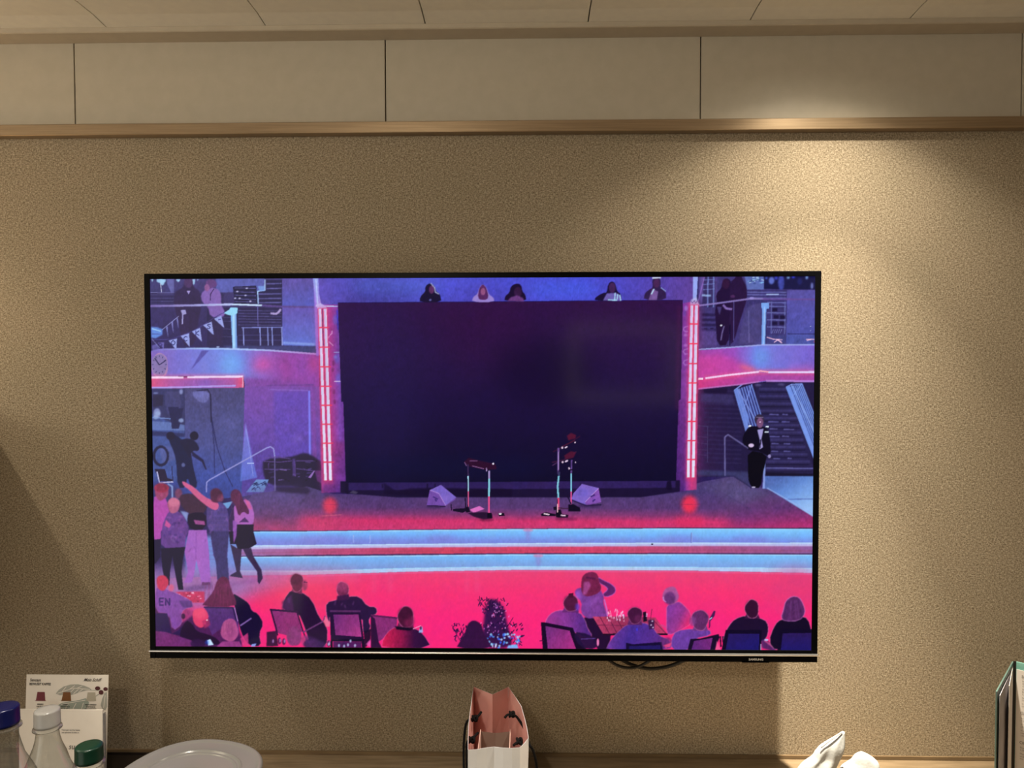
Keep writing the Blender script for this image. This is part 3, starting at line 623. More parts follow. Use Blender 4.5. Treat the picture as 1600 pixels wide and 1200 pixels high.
    line('E', [(1422, 478), (1422, 540)], 2.6, (170, 150, 210)); line('E', [(1422, 540), (1420, 680)], 2.6, (140, 216, 235)); line('E', [(1420, 680), (1420, 810)], 2.6, (236, 80, 140))
    poly('E', [(1235, 760), (1262, 758), (1275, 800), (1240, 802)], (18, 10, 34)); poly('E', [(1140, 775), (1240, 768), (1240, 792), (1215, 805), (1140, 792)], (20, 12, 38)); line('E', [(1125, 740), (1128, 785)], 1.6, (20, 12, 38)); line('E', [(1235, 690), (1240, 790)], 1.8, (20, 12, 38))
    poly('E', [(1270, 780), (1345, 752), (1385, 775), (1300, 805)], (216, 110, 190)); poly('E', [(1250, 805), (1300, 802), (1400, 800), (1445, 815), (1445, 850), (1380, 858), (1300, 835)], (34, 16, 46), .95, .6); poly('E', [(1408, 805), (1440, 805), (1448, 845), (1405, 848)], (14, 8, 28))
    poly('E', [(1490, 812), (1535, 805), (1545, 828), (1500, 832)], (14, 8, 28)); ell('E', 1508, 814, 12, 6, (240, 230, 240)); ell('E', 1400, 862, 60, 10, (90, 20, 60), .6, 1.2)
    # right pair
    line('H', [(620, 330), (700, 290), (830, 208)], 1.6, (50, 18, 50)); line('H', [(690, 290), (790, 240)], 1.8, (70, 20, 50)); poly('H', [(728, 205), (760, 182), (800, 200), (795, 225), (740, 240)], (84, 20, 50), .95, .5)
    line('H', [(612, 412), (700, 395), (800, 330)], 2.2, (52, 22, 56)); line('H', [(615, 436), (660, 410)], 1.6, (70, 40, 84)); poly('H', [(705, 360), (760, 325), (800, 335), (780, 375), (720, 390)], (80, 20, 50), .95, .5)
    for x, y, a, b in ((692, 298, 8, 9), (722, 294, 12, 6), (725, 402, 14, 7), (695, 410, 8, 8), (792, 257, 6, 6), (746, 460, 6, 12), (795, 412, 4, 6)): ell('H', x, y, a, b, (232, 205, 230), .95, .2, -.4)
    line('H', [(662, 300), (660, 500)], 2.6, (110, 80, 150)); line('H', [(662, 330), (662, 480)], 1.2, (186, 160, 215)); line('H', [(668, 490), (656, 600), (662, 690)], 2.6, (126, 196, 222)); line('H', [(662, 690), (662, 800)], 3.4, (226, 70, 120)); line('H', [(655, 700), (655, 800)], 1.2, (30, 12, 40)); ell('H', 666, 495, 10, 26, (40, 26, 70), .8, .4)
    line('H', [(765, 395), (762, 500)], 2.2, (100, 70, 140)); line('H', [(762, 500), (762, 640)], 2.2, (130, 200, 230)); line('H', [(762, 640), (762, 740)], 2.2, (216, 84, 150)); line('H', [(748, 470), (776, 470)], 2.2, (20, 10, 36)); line('H', [(730, 670), (760, 735)], 2, (22, 14, 44))
    poly('H', [(740, 740), (780, 738), (830, 765), (835, 795), (740, 795)], (16, 10, 34), 1, .3); poly('H', [(622, 760), (650, 755), (650, 785), (625, 785)], (18, 10, 34)); line('H', [(650, 768), (740, 772)], 1.6, (60, 30, 60))
    poly('H', [(525, 815), (560, 800), (640, 815), (640, 832), (560, 832), (530, 832)], (18, 10, 32), 1, .3); line('H', [(550, 812), (590, 820)], 2, (236, 210, 226)); poly('H', [(640, 820), (648, 780), (680, 780), (690, 815), (740, 822), (735, 845), (645, 842)], (14, 8, 28), 1, .3); line('H', [(680, 824), (718, 828)], 2, (226, 190, 214)); line('H', [(655, 735), (655, 800)], 1.6, (240, 190, 200))
    ell('H', 720, 852, 90, 12, (100, 24, 70), .6, 1.5)
    # --- steps
    xs = [370, 480, 640, 800, 1060, 1290]
    rows = [(828.5, 829, 827, 825.5, 824, 824.4), (830.4, 830, 828, 826.4, 825.4, 826), (852.5, 851.6, 850, 848.8, 848, 848), (858, 857, 855, 854, 853, 853.4), (868, 866.6, 865, 864, 863.6, 864.4), (869.8, 869, 867.4, 865.8, 865.6, 866.4), (891.5, 892, 887.6, 885, 886, 888), (899, 898, 893, 890.4, 891, 895.4)]
    def bandp(i, j, col, al=1, bl=.3): poly(None, [(x, y) for x, y in zip(xs, rows[i])] + [(x, y) for x, y in zip(xs[::-1], rows[j][::-1])], col, al, bl)
    poly(None, [(290, 840), (420, 830), (420, 900), (290, 900)], (120, 150, 225), .9, 3)
    bandp(0, 1, (60, 40, 80)); bandp(1, 2, G((800, 827), (800, 850), (0, (128, 198, 252)), (.35, (118, 178, 248)), (.75, (120, 142, 226)), (1, (122, 132, 216))))
    for x, y, r in ((505, 842, 40), (690, 842, 26), (1060, 842, 30), (1170, 843, 30)): ell(None, x, y, r, 6, (128, 120, 212), .5, 4)
    bandp(2, 3, (182, 190, 236)); bandp(3, 4, G((380, 860), (1290, 860), (0, (150, 112, 176)), (.15, (186, 76, 124)), (.35, (206, 66, 96)), (.6, (214, 66, 104)), (.85, (164, 84, 136)), (1, (140, 96, 160))))
    line(None, list(zip(xs, [y + .3 for y in rows[2]])), 1.4, (196, 232, 254), .9, .3); line(None, list(zip(xs, [y + 1.2 for y in rows[1]])), 1.2, (166, 222, 254), .8, .3)
    line(None, [(x, y - 4) for x, y in zip(xs, rows[4])], 1.6, (150, 70, 100), .5, .8); line(None, [(x, y + 4.6) for x, y in zip(xs, rows[2])], 2, (196, 150, 200), .6, .8)
    bandp(4, 5, (86, 54, 100)); bandp(5, 6, G((800, 866), (800, 887), (0, (122, 192, 250)), (.4, (120, 176, 240)), (1, (126, 156, 218))))
    line(None, list(zip(xs, [y + 1 for y in rows[5]])), 1.3, (176, 220, 252), .9, .3); bandp(6, 7, (178, 200, 240)); line(None, list(zip(xs, rows[6])), 1.2, (166, 226, 254), .9, .3)
    for x in (552.6, 578.4, 1080.6): line(None, [(x, 836 if x < 600 else 832), (x, 848)], 1.2, (160, 180, 240), .9)
    line(None, [(1079.6, 832), (1079.6, 848)], .8, (90, 100, 170), .8)
    for x, y in ((825, 828), (841, 868)):
        ell(None, x, y, 8, 2.4, (226, 130, 170), .7, 1); ell(None, x, y + 8, 4, 9, (140, 130, 206), .6, 2)
    ell(None, 1018.6, 850, 1.6, 1.2, (20, 10, 40))
    # --- dance floor
    fl = [(220, 905)] + [(x, y) for x, y in zip(xs, rows[7])] + [(1290, 1030), (220, 1030)]
    poly(None, fl, G((800, 890), (800, 1015), (0, (232, 68, 118)), (.25, (244, 52, 116)), (.6, (248, 40, 122)), (1, (246, 38, 122))), 1, .3)
    poly(None, [(220, 885), (430, 892), (470, 900), (430, 922), (330, 950), (220, 950)], (150, 112, 176), .9, 9); poly(None, [(410, 894), (560, 894), (560, 906), (420, 916)], (214, 100, 160), .5, 6)
    ell(None, 480, 930, 90, 30, (236, 66, 100), .55, 14); ell(None, 1240, 920, 40, 30, (220, 60, 120), .6, 12); line(None, list(zip(xs[1:], [y + 1.6 for y in rows[7][1:]])), 1.6, (226, 110, 170), .7, .8)
    for x in (585, 610, 730, 745): line(None, [(x, 893), (x, 925)], 6, (232, 84, 140), .35, 3)
    for k in range(5): line(None, [(1130 + k * 26, 900), (1200 + k * 22, 960)], 3, (226, 62, 120), .25, 2)
    poly('C', [(545, 540), (700, 600), (640, 640)], (180, 110, 170), .5, 3)
    poly('C', [(330, 590), (560, 545), (560, 600), (360, 620)], (92, 58, 120), .6, 2); line('C', [(700, 560), (930, 530)], 4, (130, 70, 140), .4, 2)
    # --- standing group on the left
    poly('B', [(90, 560), (330, 620), (330, 900), (90, 900)], (60, 36, 76), .5, 4); poly('B', [(310, 790), (375, 800), (365, 880)], (150, 170, 230), .8, 1)
    line('B', [(215, 580), (248, 600), (250, 700)], 2.4, (150, 180, 235), .8, .6)
    poly('B', [(330, 790), (545, 790), (560, 1160), (330, 1160)], (108, 110, 176), .0)
    poly('B', [(95, 690), (150, 660), (205, 690), (240, 860), (230, 920), (160, 930), (160, 1025), (95, 1025)], (176, 70, 168), 1, .6, 1); ell('B', 165, 640, 56, 62, (150, 62, 104), 1, .6); ell('B', 165, 612, 58, 36, (160, 44, 84), 1, .6)
    poly('B', [(95, 1015), (160, 1010), (155, 1150), (120, 1200), (95, 1200)], (28, 14, 58), 1, .4)
    ell('B', 298, 655, 28, 40, (120, 60, 96), .9, .8); poly('B', [(290, 670), (400, 650), (500, 690), (520, 800), (420, 830), (330, 780)], (62, 34, 62), 1, .8, 1)
    poly('B', [(205, 820), (235, 790), (300, 790), (345, 840), (385, 935), (350, 1000), (350, 1085), (160, 1092), (165, 920)], (98, 58, 136), 1, .5, 1)
    for k in range(26): ell('B', 185 + rnd.random() * 150, 830 + rnd.random() * 230, 12, 9, rnd.choice([(130, 70, 150), (70, 40, 116), (120, 84, 160)]), .6, .6)
    ell('B', 260, 745, 52, 58, (180, 92, 128), 1, .7); ell('B', 262, 722, 44, 34, (214, 120, 150), .7, .8); poly('B', [(200, 860), (240, 900), (225, 925), (190, 905)], (205, 80, 150), .9, .5)
    poly('C', [(160, 282), (352, 272), (330, 380), (322, 470), (336, 605), (296, 605), (270, 470), (250, 338), (232, 460), (226, 575), (192, 540), (170, 430)], (24, 12, 48), 1, .4)
    poly('C', [(378, 138), (516, 138), (535, 300), (545, 480), (548, 562), (478, 562), (462, 480), (436, 375), (420, 480), (402, 548), (340, 552), (372, 470), (345, 310)], (160, 94, 188), 1, .5); line('C', [(436, 160), (432, 370)], 1.2, (128, 70, 160), .7, .5); poly('C', [(480, 545), (545, 545), (545, 568), (478, 570)], (96, 50, 100), .9, .5)
    poly('B', [(375, 805), (520, 800), (512, 935), (392, 940), (366, 870)], (26, 8, 46), 1, .5, 1); poly('B', [(415, 860), (500, 870), (505, 900), (430, 895)], (170, 80, 150), .9, .5)
    poly('B', [(520, 730), (600, 715), (650, 730), (688, 800), (692, 950), (672, 1200), (578, 1200), (548, 960), (515, 890)], (78, 60, 128), 1, .5, 1)
    for y in range(760, 1180, 34): line('B', [(535, y), (680, y + 6)], 1.2, (112, 82, 150), .35, .6)
    poly('C', [(545, 150), (690, 150), (678, 330), (692, 520), (690, 560), (600, 530), (590, 400), (560, 260)], (58, 48, 104), 1, .5)
    poly('B', [(322, 560), (345, 562), (372, 580), (412, 600), (500, 680), (565, 710), (618, 735), (600, 790), (540, 770), (440, 690), (380, 625), (340, 598)], (204, 92, 140), 1, .5, 1); ell('B', 592, 668, 52, 54, (84, 34, 70), 1, .6); ell('B', 625, 690, 26, 30, (130, 60, 100), .8, .8)
    poly('B', [(690, 860), (730, 740), (840, 690), (885, 780), (888, 870), (870, 905), (740, 915), (720, 1010), (690, 960)], (170, 96, 184), 1, .5, 1)
    poly('B', [(690, 860), (728, 745), (735, 900), (720, 960), (690, 940)], (40, 22, 66), .9, .6)
    poly('B', [(702, 645), (740, 615), (782, 640), (800, 705), (850, 780), (845, 825), (800, 790), (768, 840), (740, 740), (712, 715)], (84, 32, 74), 1, .5, 1); poly('B', [(770, 880), (815, 840), (850, 880)], (60, 30, 84), .9, .5)
    poly('B', [(810, 690), (850, 720), (870, 780), (840, 770)], (215, 92, 150), .8, .8)
    poly('C', [(748, 96), (885, 96), (882, 150), (908, 248), (845, 286), (760, 292), (745, 250), (700, 250), (690, 150), (748, 150)], (26, 14, 46), 1, .4); poly('C', [(720, 60), (755, 80), (750, 180), (728, 250)], (150, 84, 180), .9, .5)
    poly('C', [(702, 250), (762, 285), (790, 290), (778, 460), (800, 515), (700, 500), (705, 488), (750, 465), (722, 340)], (52, 36, 74), 1, .4); poly('C', [(800, 285), (865, 280), (880, 340), (945, 450), (955, 515), (928, 562), (916, 545), (912, 465), (830, 350)], (52, 34, 74), 1, .4)
    # --- seated audience
    rim = (246, 150, 200)
    poly('C', [(100, 640), (330, 740), (480, 800), (560, 760), (760, 900), (800, 1000), (790, 1070), (100, 1070)], (66, 26, 82), .95, 1.5)
    poly('C', [(230, 780), (400, 740), (420, 800), (330, 860)], (196, 62, 130), .7, 1.2)
    poly('C', [(270, 622), (500, 618), (500, 705), (400, 705)], (196, 52, 96), 1, .8)
    for k in range(22): ell('C', 290 + rnd.random() * 180, 625 + rnd.random() * 70, 6 + rnd.random() * 6, 4, rnd.choice([(245, 190, 220), (110, 30, 70), (240, 120, 160)]), .8, .3)
    poly('C', [(115, 780), (115, 590), (160, 585), (230, 610), (300, 640), (400, 690), (412, 740), (340, 755), (318, 800), (330, 870), (250, 930), (225, 790)], (128, 70, 158), 1, .6, 1, rim, .8, .3); P.text('C', 'EN', 150, 672, 32, 54, (62, 34, 104), 2.4); ell('C', 172, 548, 50, 58, (200, 52, 88), 1, .6); ell('C', 240, 590, 22, 28, (220, 90, 130), .8, 1)
    poly('C', [(300, 690), (400, 690), (410, 740), (330, 745)], (84, 50, 118), .8, .8); ell('C', 335, 812, 16, 22, (50, 20, 60), .9, .5)
    poly('C', [(115, 790), (210, 790), (245, 950), (300, 920), (330, 880), (320, 960), (115, 940)], (44, 22, 76), 1, .5)
    poly('C', [(712, 625), (790, 670), (850, 712), (868, 770), (920, 790), (962, 870), (925, 950), (945, 1045), (850, 1045), (790, 960), (740, 760)], (24, 12, 50), 1, .4, 1, rim, .8, .3); poly('C', [(780, 985), (840, 940), (845, 1042), (800, 1042)], (210, 60, 130), .8, .5)
    poly('C', [(500, 745), (732, 742), (765, 850), (770, 940), (640, 900), (560, 960), (530, 880)], (80, 42, 112), 1, .5); line('C', [(495, 742), (722, 745), (748, 850)], 2.4, (50, 26, 80)); line('C', [(735, 745), (760, 850)], 1.2, (170, 130, 200), .9); line('C', [(780, 885), (865, 828)], 2.4, (136, 100, 176), .9, .3)
    poly('C', [(598, 530), (640, 498), (688, 515), (706, 600), (745, 680), (748, 738), (470, 738), (520, 680), (570, 620)], (96, 28, 72), 1, .6, 1)
    for k in range(6): line('C', [(610 + k * 14, 540), (560 + k * 30, 725)], 1.2, (124, 40, 86), .45, .6)
    poly('C', [(300, 955), (355, 838), (405, 870), (440, 930), (520, 950), (600, 985), (640, 1045), (330, 1010)], (34, 12, 48), 1, .5, 1); ell('C', 468, 818, 66, 72, (226, 62, 108), 1, .6); poly('C', [(480, 850), (535, 830), (545, 880), (500, 908)], (170, 44, 96), .8, 1); ell('C', 520, 842, 8, 5, (250, 220, 230), .9, .3)
    for k in range(4): line('C', [(430 + k * 16, 765), (420 + k * 22, 830)], 1.2, (200, 44, 90), .4, .8)
    poly('C', [(110, 925), (200, 935), (400, 1000), (430, 1060), (110, 1060)], (110, 42, 108), 1, .6); ell('C', 450, 1025, 60, 34, (50, 20, 70), .9, 1.2)
    ell('C', 697, 918, 74, 86, (170, 76, 136), 1, .6); ell('C', 697, 915, 30, 70, (124, 50, 110), .45, 2); poly('C', [(580, 1060), (640, 1008), (770, 1008), (800, 1060)], (150, 60, 134), 1, .6)
    poly('C', [(520, 1000), (545, 990), (572, 1035), (530, 1040)], (196, 226, 255), 1, .4); ell('C', 520, 1015, 14, 18, (50, 90, 230), .6, 1.2); poly('C', [(868, 1030), (905, 1024), (895, 1048), (862, 1048)], (150, 170, 250), .9, .4)
    # man turning in his chair
    poly('C', [(1105, 765), (1120, 680), (1180, 600), (1255, 620), (1340, 680), (1398, 830), (1462, 880), (1455, 1060), (1330, 1060), (1290, 920), (1230, 775)], (38, 14, 52), 1, .4, 1, rim, .9, .5); poly('C', [(1190, 590), (1262, 585), (1262, 640), (1180, 620)], (112, 38, 80), 1, .5); ell('C', 1222, 545, 55, 68, (104, 32, 68), 1, .5, 0, rim, .7); ell('C', 1282, 570, 22, 42, (150, 54, 96), .9, 1); line('C', [(1275, 545), (1302, 548)], 1.2, (60, 20, 60)); ell('C', 1158, 690, 10, 22, (150, 110, 190), .6, .8)
    poly('C', [(1108, 700), (1180, 640), (1200, 775), (1108, 768)], (74, 26, 84), .8, 1.5)
    poly('C', [(1010, 755), (1225, 772), (1270, 930), (1140, 960), (1060, 940)], (140, 46, 112), 1, .4); line('C', [(1012, 760), (1225, 778)], 3, (50, 18, 62)); line('C', [(1018, 760), (1058, 900), (1070, 960)], 2.4, (44, 16, 58)); line('C', [(1222, 780), (1270, 930), (1310, 1040)], 2, (44, 16, 58)); line('C', [(1268, 938), (1430, 850), (1440, 810)], 2.4, (106, 56, 112), .95, .3)
    poly('C', [(1425, 850), (1450, 830), (1478, 870), (1450, 900)], (230, 90, 130), .9, .5); poly('C', [(985, 935), (1060, 925), (1075, 1045), (985, 1045)], (40, 14, 50), .9, .6)
    ell('C', 1200, 965, 62, 74, (134, 54, 112), 1, .6); ell('C', 1278, 1000, 26, 40, (170, 60, 120), .8, 1); ell('C', 1330, 1030, 60, 40, (70, 26, 80), .9, 1)
    for x, y in ((1030, 1010), (1085, 1005), (1120, 1010), (1470, 1025), (1555, 1040), (1590, 1035)): ell('C', x, y, 14, 26, (60, 24, 70), .8, .4); ell('C', x + 6, y - 4, 6, 14, (200, 150, 220), .7, .4)
    # two men on chairs
    poly('F', [(148, 780), (150, 705), (235, 682), (330, 655), (415, 658), (470, 735), (540, 738), (550, 790), (500, 810), (480, 850), (502, 900), (440, 970), (430, 800), (180, 800), (172, 880)], (42, 20, 62), 1, .4, 1, rim, .9, .55)
    poly('F', [(245, 630), (320, 630), (332, 675), (238, 685)], (96, 32, 76), 1, .5); ell('F', 278, 602, 51, 58, (120, 40, 84), 1, .5, 0, rim, .7); poly('F', [(235, 655), (325, 640), (330, 680), (232, 690)], (60, 22, 66), 1, .8)
    ell('F', 275, 575, 42, 26, (176, 66, 118), .6, 1.5)
    poly('F', [(178, 775), (415, 775), (445, 1000), (185, 990)], (36, 14, 54), 1, .3); poly('F', [(206, 800), (402, 798), (426, 972), (222, 958)], G((522, 960), (565, 995), (0, (104, 40, 112)), (.5, (136, 48, 120)), (1, (176, 60, 140)))); line('F', [(182, 772), (415, 772)], 3, (92, 44, 100), .9, .4)
    poly('F', [(185, 990), (450, 990), (452, 1060), (430, 1060), (425, 1008), (200, 1008), (200, 1060), (182, 1060)], (24, 10, 42)); poly('F', [(205, 1008), (425, 1008), (425, 1058), (205, 1058)], (60, 24, 84), .9, .5)
    poly('F', [(440, 930), (500, 910), (495, 1000), (455, 1060)], (20, 10, 40), .9, .5); poly('F', [(460, 1030), (495, 990), (495, 1055)], (240, 100, 190), .8, .6)
    for x, y in ((250, 1040), (290, 1045), (320, 1035), (375, 1040), (340, 1005), (170, 1030)): ell('F', x, y, 8, 12, (190, 200, 240), .8, .4)
    poly('F', [(-10, 960), (60, 980), (140, 1020), (150, 1060), (-10, 1060)], (74, 40, 100), .6, 1.5); poly('F', [(140, 810), (180, 860), (175, 895), (150, 890), (135, 850)], (236, 110, 150), .9, .5)
    poly('F', [(500, 798), (705, 822), (700, 900), (640, 930), (590, 990), (560, 1010), (530, 1060)], (134, 44, 112), 1, .4); line('F', [(500, 806), (705, 826)], 3, (96, 30, 84)); poly('F', [(498, 805), (530, 830), (560, 1010), (585, 1060), (500, 1060)], (40, 14, 54), .95, .4)
    poly('F', [(580, 1065), (595, 985), (640, 925), (690, 895), (840, 905), (905, 945), (978, 1065)], G((596, 1000), (670, 1000), (0, (216, 30, 84)), (.45, (130, 20, 70)), (.7, (54, 14, 62)), (1, (40, 12, 56))), 1, .4, 1, rim, .8, .4)
    poly('F', [(715, 860), (828, 860), (835, 915), (700, 905)], (92, 26, 70), 1, .5); ell('F', 772, 815, 67, 80, (78, 20, 56), 1, .5, 0, rim, .8); ell('F', 800, 850, 38, 52, (120, 30, 78), .7, 1.5); poly('F', [(685, 890), (840, 905), (800, 925), (700, 915)], (20, 8, 34), 1, .6); line('F', [(828, 910), (890, 885)], 1.4, (236, 150, 200), .9); poly('F', [(872, 940), (880, 900), (900, 890), (905, 938)], (150, 180, 235), .9, .4); ell('F', 888, 905, 8, 14, (40, 20, 60), .8, .4)
    for t, x, y, rx, ry, c in (('F', 278, 588, 44, 40, (150, 56, 104)), ('F', 768, 790, 58, 50, (54, 14, 46)), ('I', 756, 690, 52, 42, (56, 16, 50)), ('I', 1258, 782, 50, 40, (44, 14, 46)), ('L', 466, 815, 58, 50, (76, 34, 86)), ('L', 870, 735, 48, 48, (36, 10, 38)), ('C', 1214, 525, 44, 44, (78, 24, 58)), ('C', 462, 790, 52, 40, (238, 84, 124)), ('B', 590, 655, 44, 40, (66, 26, 58)), ('B', 165, 605, 50, 34, (118, 34, 66))):
        ell(t, x, y, rx, ry, c, .6, 1.6)
    for t, x0, y0, w_, h_, n_, c in (('B', 705, 650, 80, 130, 7, (120, 52, 96)), ('C', 500, 560, 220, 160, 12, (128, 46, 92)), ('C', 650, 850, 95, 120, 8, (196, 96, 150)), ('I', 850, 500, 110, 130, 8, (150, 56, 100)), ('L', 420, 790, 95, 90, 6, (130, 66, 130))):
        for k in range(n_):
            xa = x0 + w_ * (k + .5) / n_; line(t, [(xa + rnd.uniform(-6, 6), y0 + rnd.uniform(0, 14)), (xa + rnd.uniform(-10, 10), y0 + h_ * rnd.uniform(.6, 1))], 1.1, c, .45, .5)
    # folds in the clothes
    for t, x0, y0, x1, y1, n_ in (('F', 170, 690, 440, 770, 10), ('I', 590, 790, 870, 900, 12), ('I', 1080, 900, 1420, 1020, 12), ('L', 260, 930, 520, 1000, 8), ('C', 130, 620, 380, 860, 12), ('B', 540, 740, 680, 1150, 14), ('B', 180, 820, 350, 1060, 10), ('C', 370, 160, 520, 520, 10), ('I', 810, 640, 1010, 800, 8), ('L', 220, 730, 380, 890, 8)):
        for k in range(n_):
            xa = rnd.uniform(x0, x1); ya = rnd.uniform(y0, y1); d = rnd.uniform(12, 34); s_ = rnd.uniform(-.6, .6)
            line(t, [(xa, ya), (xa + d * s_, ya + d)], rnd.uniform(1, 2), rnd.choice([(60, 26, 84), (186, 110, 200)]), .28, .8)
    # plant with small blue lights
    poly('F', [(1370, 940), (1385, 800), (1400, 700), (1445, 670), (1500, 700), (1545, 760), (1560, 860), (1590, 960), (1600, 1060), (1380, 1060)], (34, 16, 66), .9, 1.8, 1)
    for k in range(190):
        a = rnd.random()
        if a < .55: x = rnd.gauss(1455, 48); y = rnd.uniform(690, 1010)
        elif a < .72: x = rnd.uniform(1140, 1260); y = rnd.uniform(880, 1010)
        elif a < .82: x = rnd.uniform(1320, 1400); y = rnd.uniform(680, 760)
        else: x = rnd.uniform(1540, 1680); y = rnd.uniform(880, 1050)
        t = rnd.uniform(-2.6, -.5); L = rnd.uniform(14, 30)
        line('F', [(x, y), (x + L * math.cos(t), y + L * math.sin(t))], rnd.uniform(1, 1.9), rnd.choice([(26, 12, 54), (44, 16, 70), (60, 20, 74)]), .95, .15)
    for p in ([(1200, 1010), (1160, 940), (1130, 880)], [(1230, 990), (1200, 900)], [(1400, 760), (1350, 700)], [(1560, 900), (1610, 820)], [(1640, 1040), (1600, 930)], [(1420, 700), (1400, 660)], [(1480, 700), (1490, 668)]): line('F', p, 1, (40, 14, 66), .9)
    for k in range(60): ell('F', rnd.gauss(1470, 55), rnd.uniform(700, 940), 4, 6, rnd.choice([(240, 70, 150), (190, 90, 190), (230, 150, 230)]), .75, .2)
    for k in range(60): ell('F', rnd.uniform(1390, 1660), rnd.uniform(950, 1060), rnd.uniform(4, 10), rnd.uniform(5, 12), rnd.choice([(80, 150, 250), (60, 90, 230), (150, 210, 255), (200, 215, 255)]), .85, .4)
    poly('F', [(1570, 1040), (1640, 1030), (1650, 1062), (1560, 1062)], (120, 190, 255), .9, .6)
    poly('F', [(1160, 1065), (1200, 1000), (1235, 940), (1250, 875), (1300, 838), (1360, 870), (1375, 930), (1415, 1000), (1450, 1065)], (52, 16, 62), 1, .6, 1)
    # group around the table
    poly('I', [(832, 830), (900, 815), (1040, 850), (1070, 960), (1060, 1075), (970, 1075), (900, 920)], (36, 12, 50), 1, .6)
    poly('I', [(788, 640), (795, 600), (850, 585), (985, 595), (1020, 660), (1010, 700), (1040, 790), (1045, 830), (960, 825), (880, 830), (835, 780), (845, 700)], (122, 60, 146), 1, .6, 1)
    ell('I', 815, 650, 22, 34, (176, 100, 226), .6, 2); line('I', [(1020, 680), (1040, 760), (1045, 820)], 1.6, (170, 150, 250), .8, .6); poly('I', [(860, 700), (1000, 650), (960, 700), (880, 760)], (140, 76, 168), .5, 1.5)
    poly('I', [(968, 505), (1010, 530), (1075, 560), (1112, 598), (1098, 640), (1030, 665), (1005, 640), (1050, 605), (1035, 580), (975, 550)], (92, 34, 98), 1, .4, 1, (176, 120, 236), 1, .6)
    poly('I', [(838, 560), (848, 500), (885, 470), (940, 464), (972, 490), (978, 540), (1000, 590), (980, 630), (900, 660), (860, 650), (842, 620)], (114, 32, 74), 1, .5, 1); poly('I', [(862, 545), (900, 540), (915, 570), (880, 640), (850, 650)], (170, 76, 150), .8, 1); line('I', [(880, 510), (950, 520)], 3, (70, 18, 60), .7, .8)
    poly('I', [(560, 850), (595, 795), (655, 765), (730, 765), (832, 780), (870, 840), (890, 910), (930, 965), (880, 985), (780, 930), (560, 880)], G((850, 975), (915, 975), (0, (160, 52, 140)), (.5, (132, 54, 146)), (1, (84, 40, 126))), 1, .5, 1, rim, .9, .5)
    poly('I', [(712, 735), (812, 740), (822, 785), (690, 780)], (100, 40, 110), 1, .5); ell('I', 760, 708, 62, 62, (82, 24, 62), 1, .5, 0, rim, .6); poly('I', [(740, 635), (778, 630), (780, 665), (740, 668)], (72, 16, 50)); ell('I', 812, 740, 18, 30, (96, 60, 190), .8, 1.5)
    poly('I', [(525, 860), (548, 858), (775, 902), (788, 935), (835, 1000), (880, 1075), (540, 1075)], (24, 8, 40), 1, .3); poly('I', [(560, 888), (750, 925), (760, 960), (800, 1070), (580, 1070)], G((852, 980), (900, 1012), (0, (110, 44, 120)), (.5, (140, 46, 126)), (1, (176, 46, 130))))
    poly('I', [(770, 930), (900, 950), (960, 1000), (960, 1070), (830, 1060)], (34, 16, 60), .95, .6, 1); line('I', [(840, 990), (950, 985)], 1.6, (96, 66, 150), .7); ell('I', 970, 1015, 9, 30, (245, 130, 190), .95, .4); line('I', [(516, 1005), (548, 1000)], 1.4, (60, 14, 60))
    poly('I', [(930, 815), (1160, 812), (1420, 822), (1510, 948), (1012, 952)], G((930, 965), (1040, 985), (0, (190, 62, 104)), (.5, (140, 44, 86)), (1, (200, 62, 110)))); line('I', [(1012, 954), (1512, 952)], 3, (40, 12, 40))
    for x0, x1 in ((985, 1060), (1050, 1120), (1110, 1180)): line('I', [(x0, 815), (x1, 948)], 1, (76, 20, 60), .9)
    line('I', [(960, 880), (1180, 885)], .8, (90, 26, 66), .8)
    for k in range(30):
        x = 1040 + rnd.random() * 140; y = 760 + rnd.random() * 90; ell('I', x, y, 5, 9, rnd.choice([(250, 200, 230), (160, 60, 110), (245, 130, 180), (230, 220, 250)]), .8, .3)
    for p in ([(1065, 770), (1080, 830)], [(1120, 760), (1115, 830)], [(1150, 780), (1140, 840)]): line('I', p, 1, (250, 190, 220), .8)
    poly('I', [(1030, 1080), (1060, 1010), (1110, 950), (1200, 870), (1330, 858), (1400, 900), (1440, 960), (1540, 1000), (1540, 1080)], G((950, 980), (1035, 1010), (0, (116, 58, 150)), (.4, (70, 44, 146)), (1, (92, 44, 130))), 1, .5, 1, rim, .8, .35)
    poly('I', [(1215, 830), (1305, 835), (1318, 880), (1200, 880)], (88, 34, 92), 1, .5); ell('I', 1260, 802, 62, 62, (68, 20, 60), 1, .5, 0, rim, .6); ell('I', 1285, 830, 30, 30, (110, 40, 90), .6, 1.5); ell('I', 1275, 915, 6, 12, (60, 60, 240), .9, .6)
    poly('I', [(1322, 780), (1345, 775), (1355, 850), (1325, 855)], (26, 10, 36), 1, .3); line('I', [(1392, 755), (1375, 870)], 1, (110, 30, 70)); poly('I', [(1360, 840), (1410, 840), (1410, 910), (1370, 915)], (50, 24, 66), .9, .5)
    for x, y in ((1352, 795), (1350, 810), (1395, 850), (1385, 880), (1400, 900)): ell('I', x, y, 6, 6, (226, 200, 240), .8, .3)
    line('I', [(1410, 850), (1500, 945)], 1, (80, 22, 64), .8)
    poly('I', [(1190, 1018), (1240, 1030), (1470, 1012), (1478, 1080), (1190, 1080)], (20, 10, 52), 1, .3); poly('I', [(1215, 1045), (1455, 1038), (1460, 1078), (1215, 1078)], (34, 24, 96))
    poly('I', [(1475, 1040), (1555, 1010), (1560, 1035), (1500, 1060)], (240, 70, 140), .9, .5)
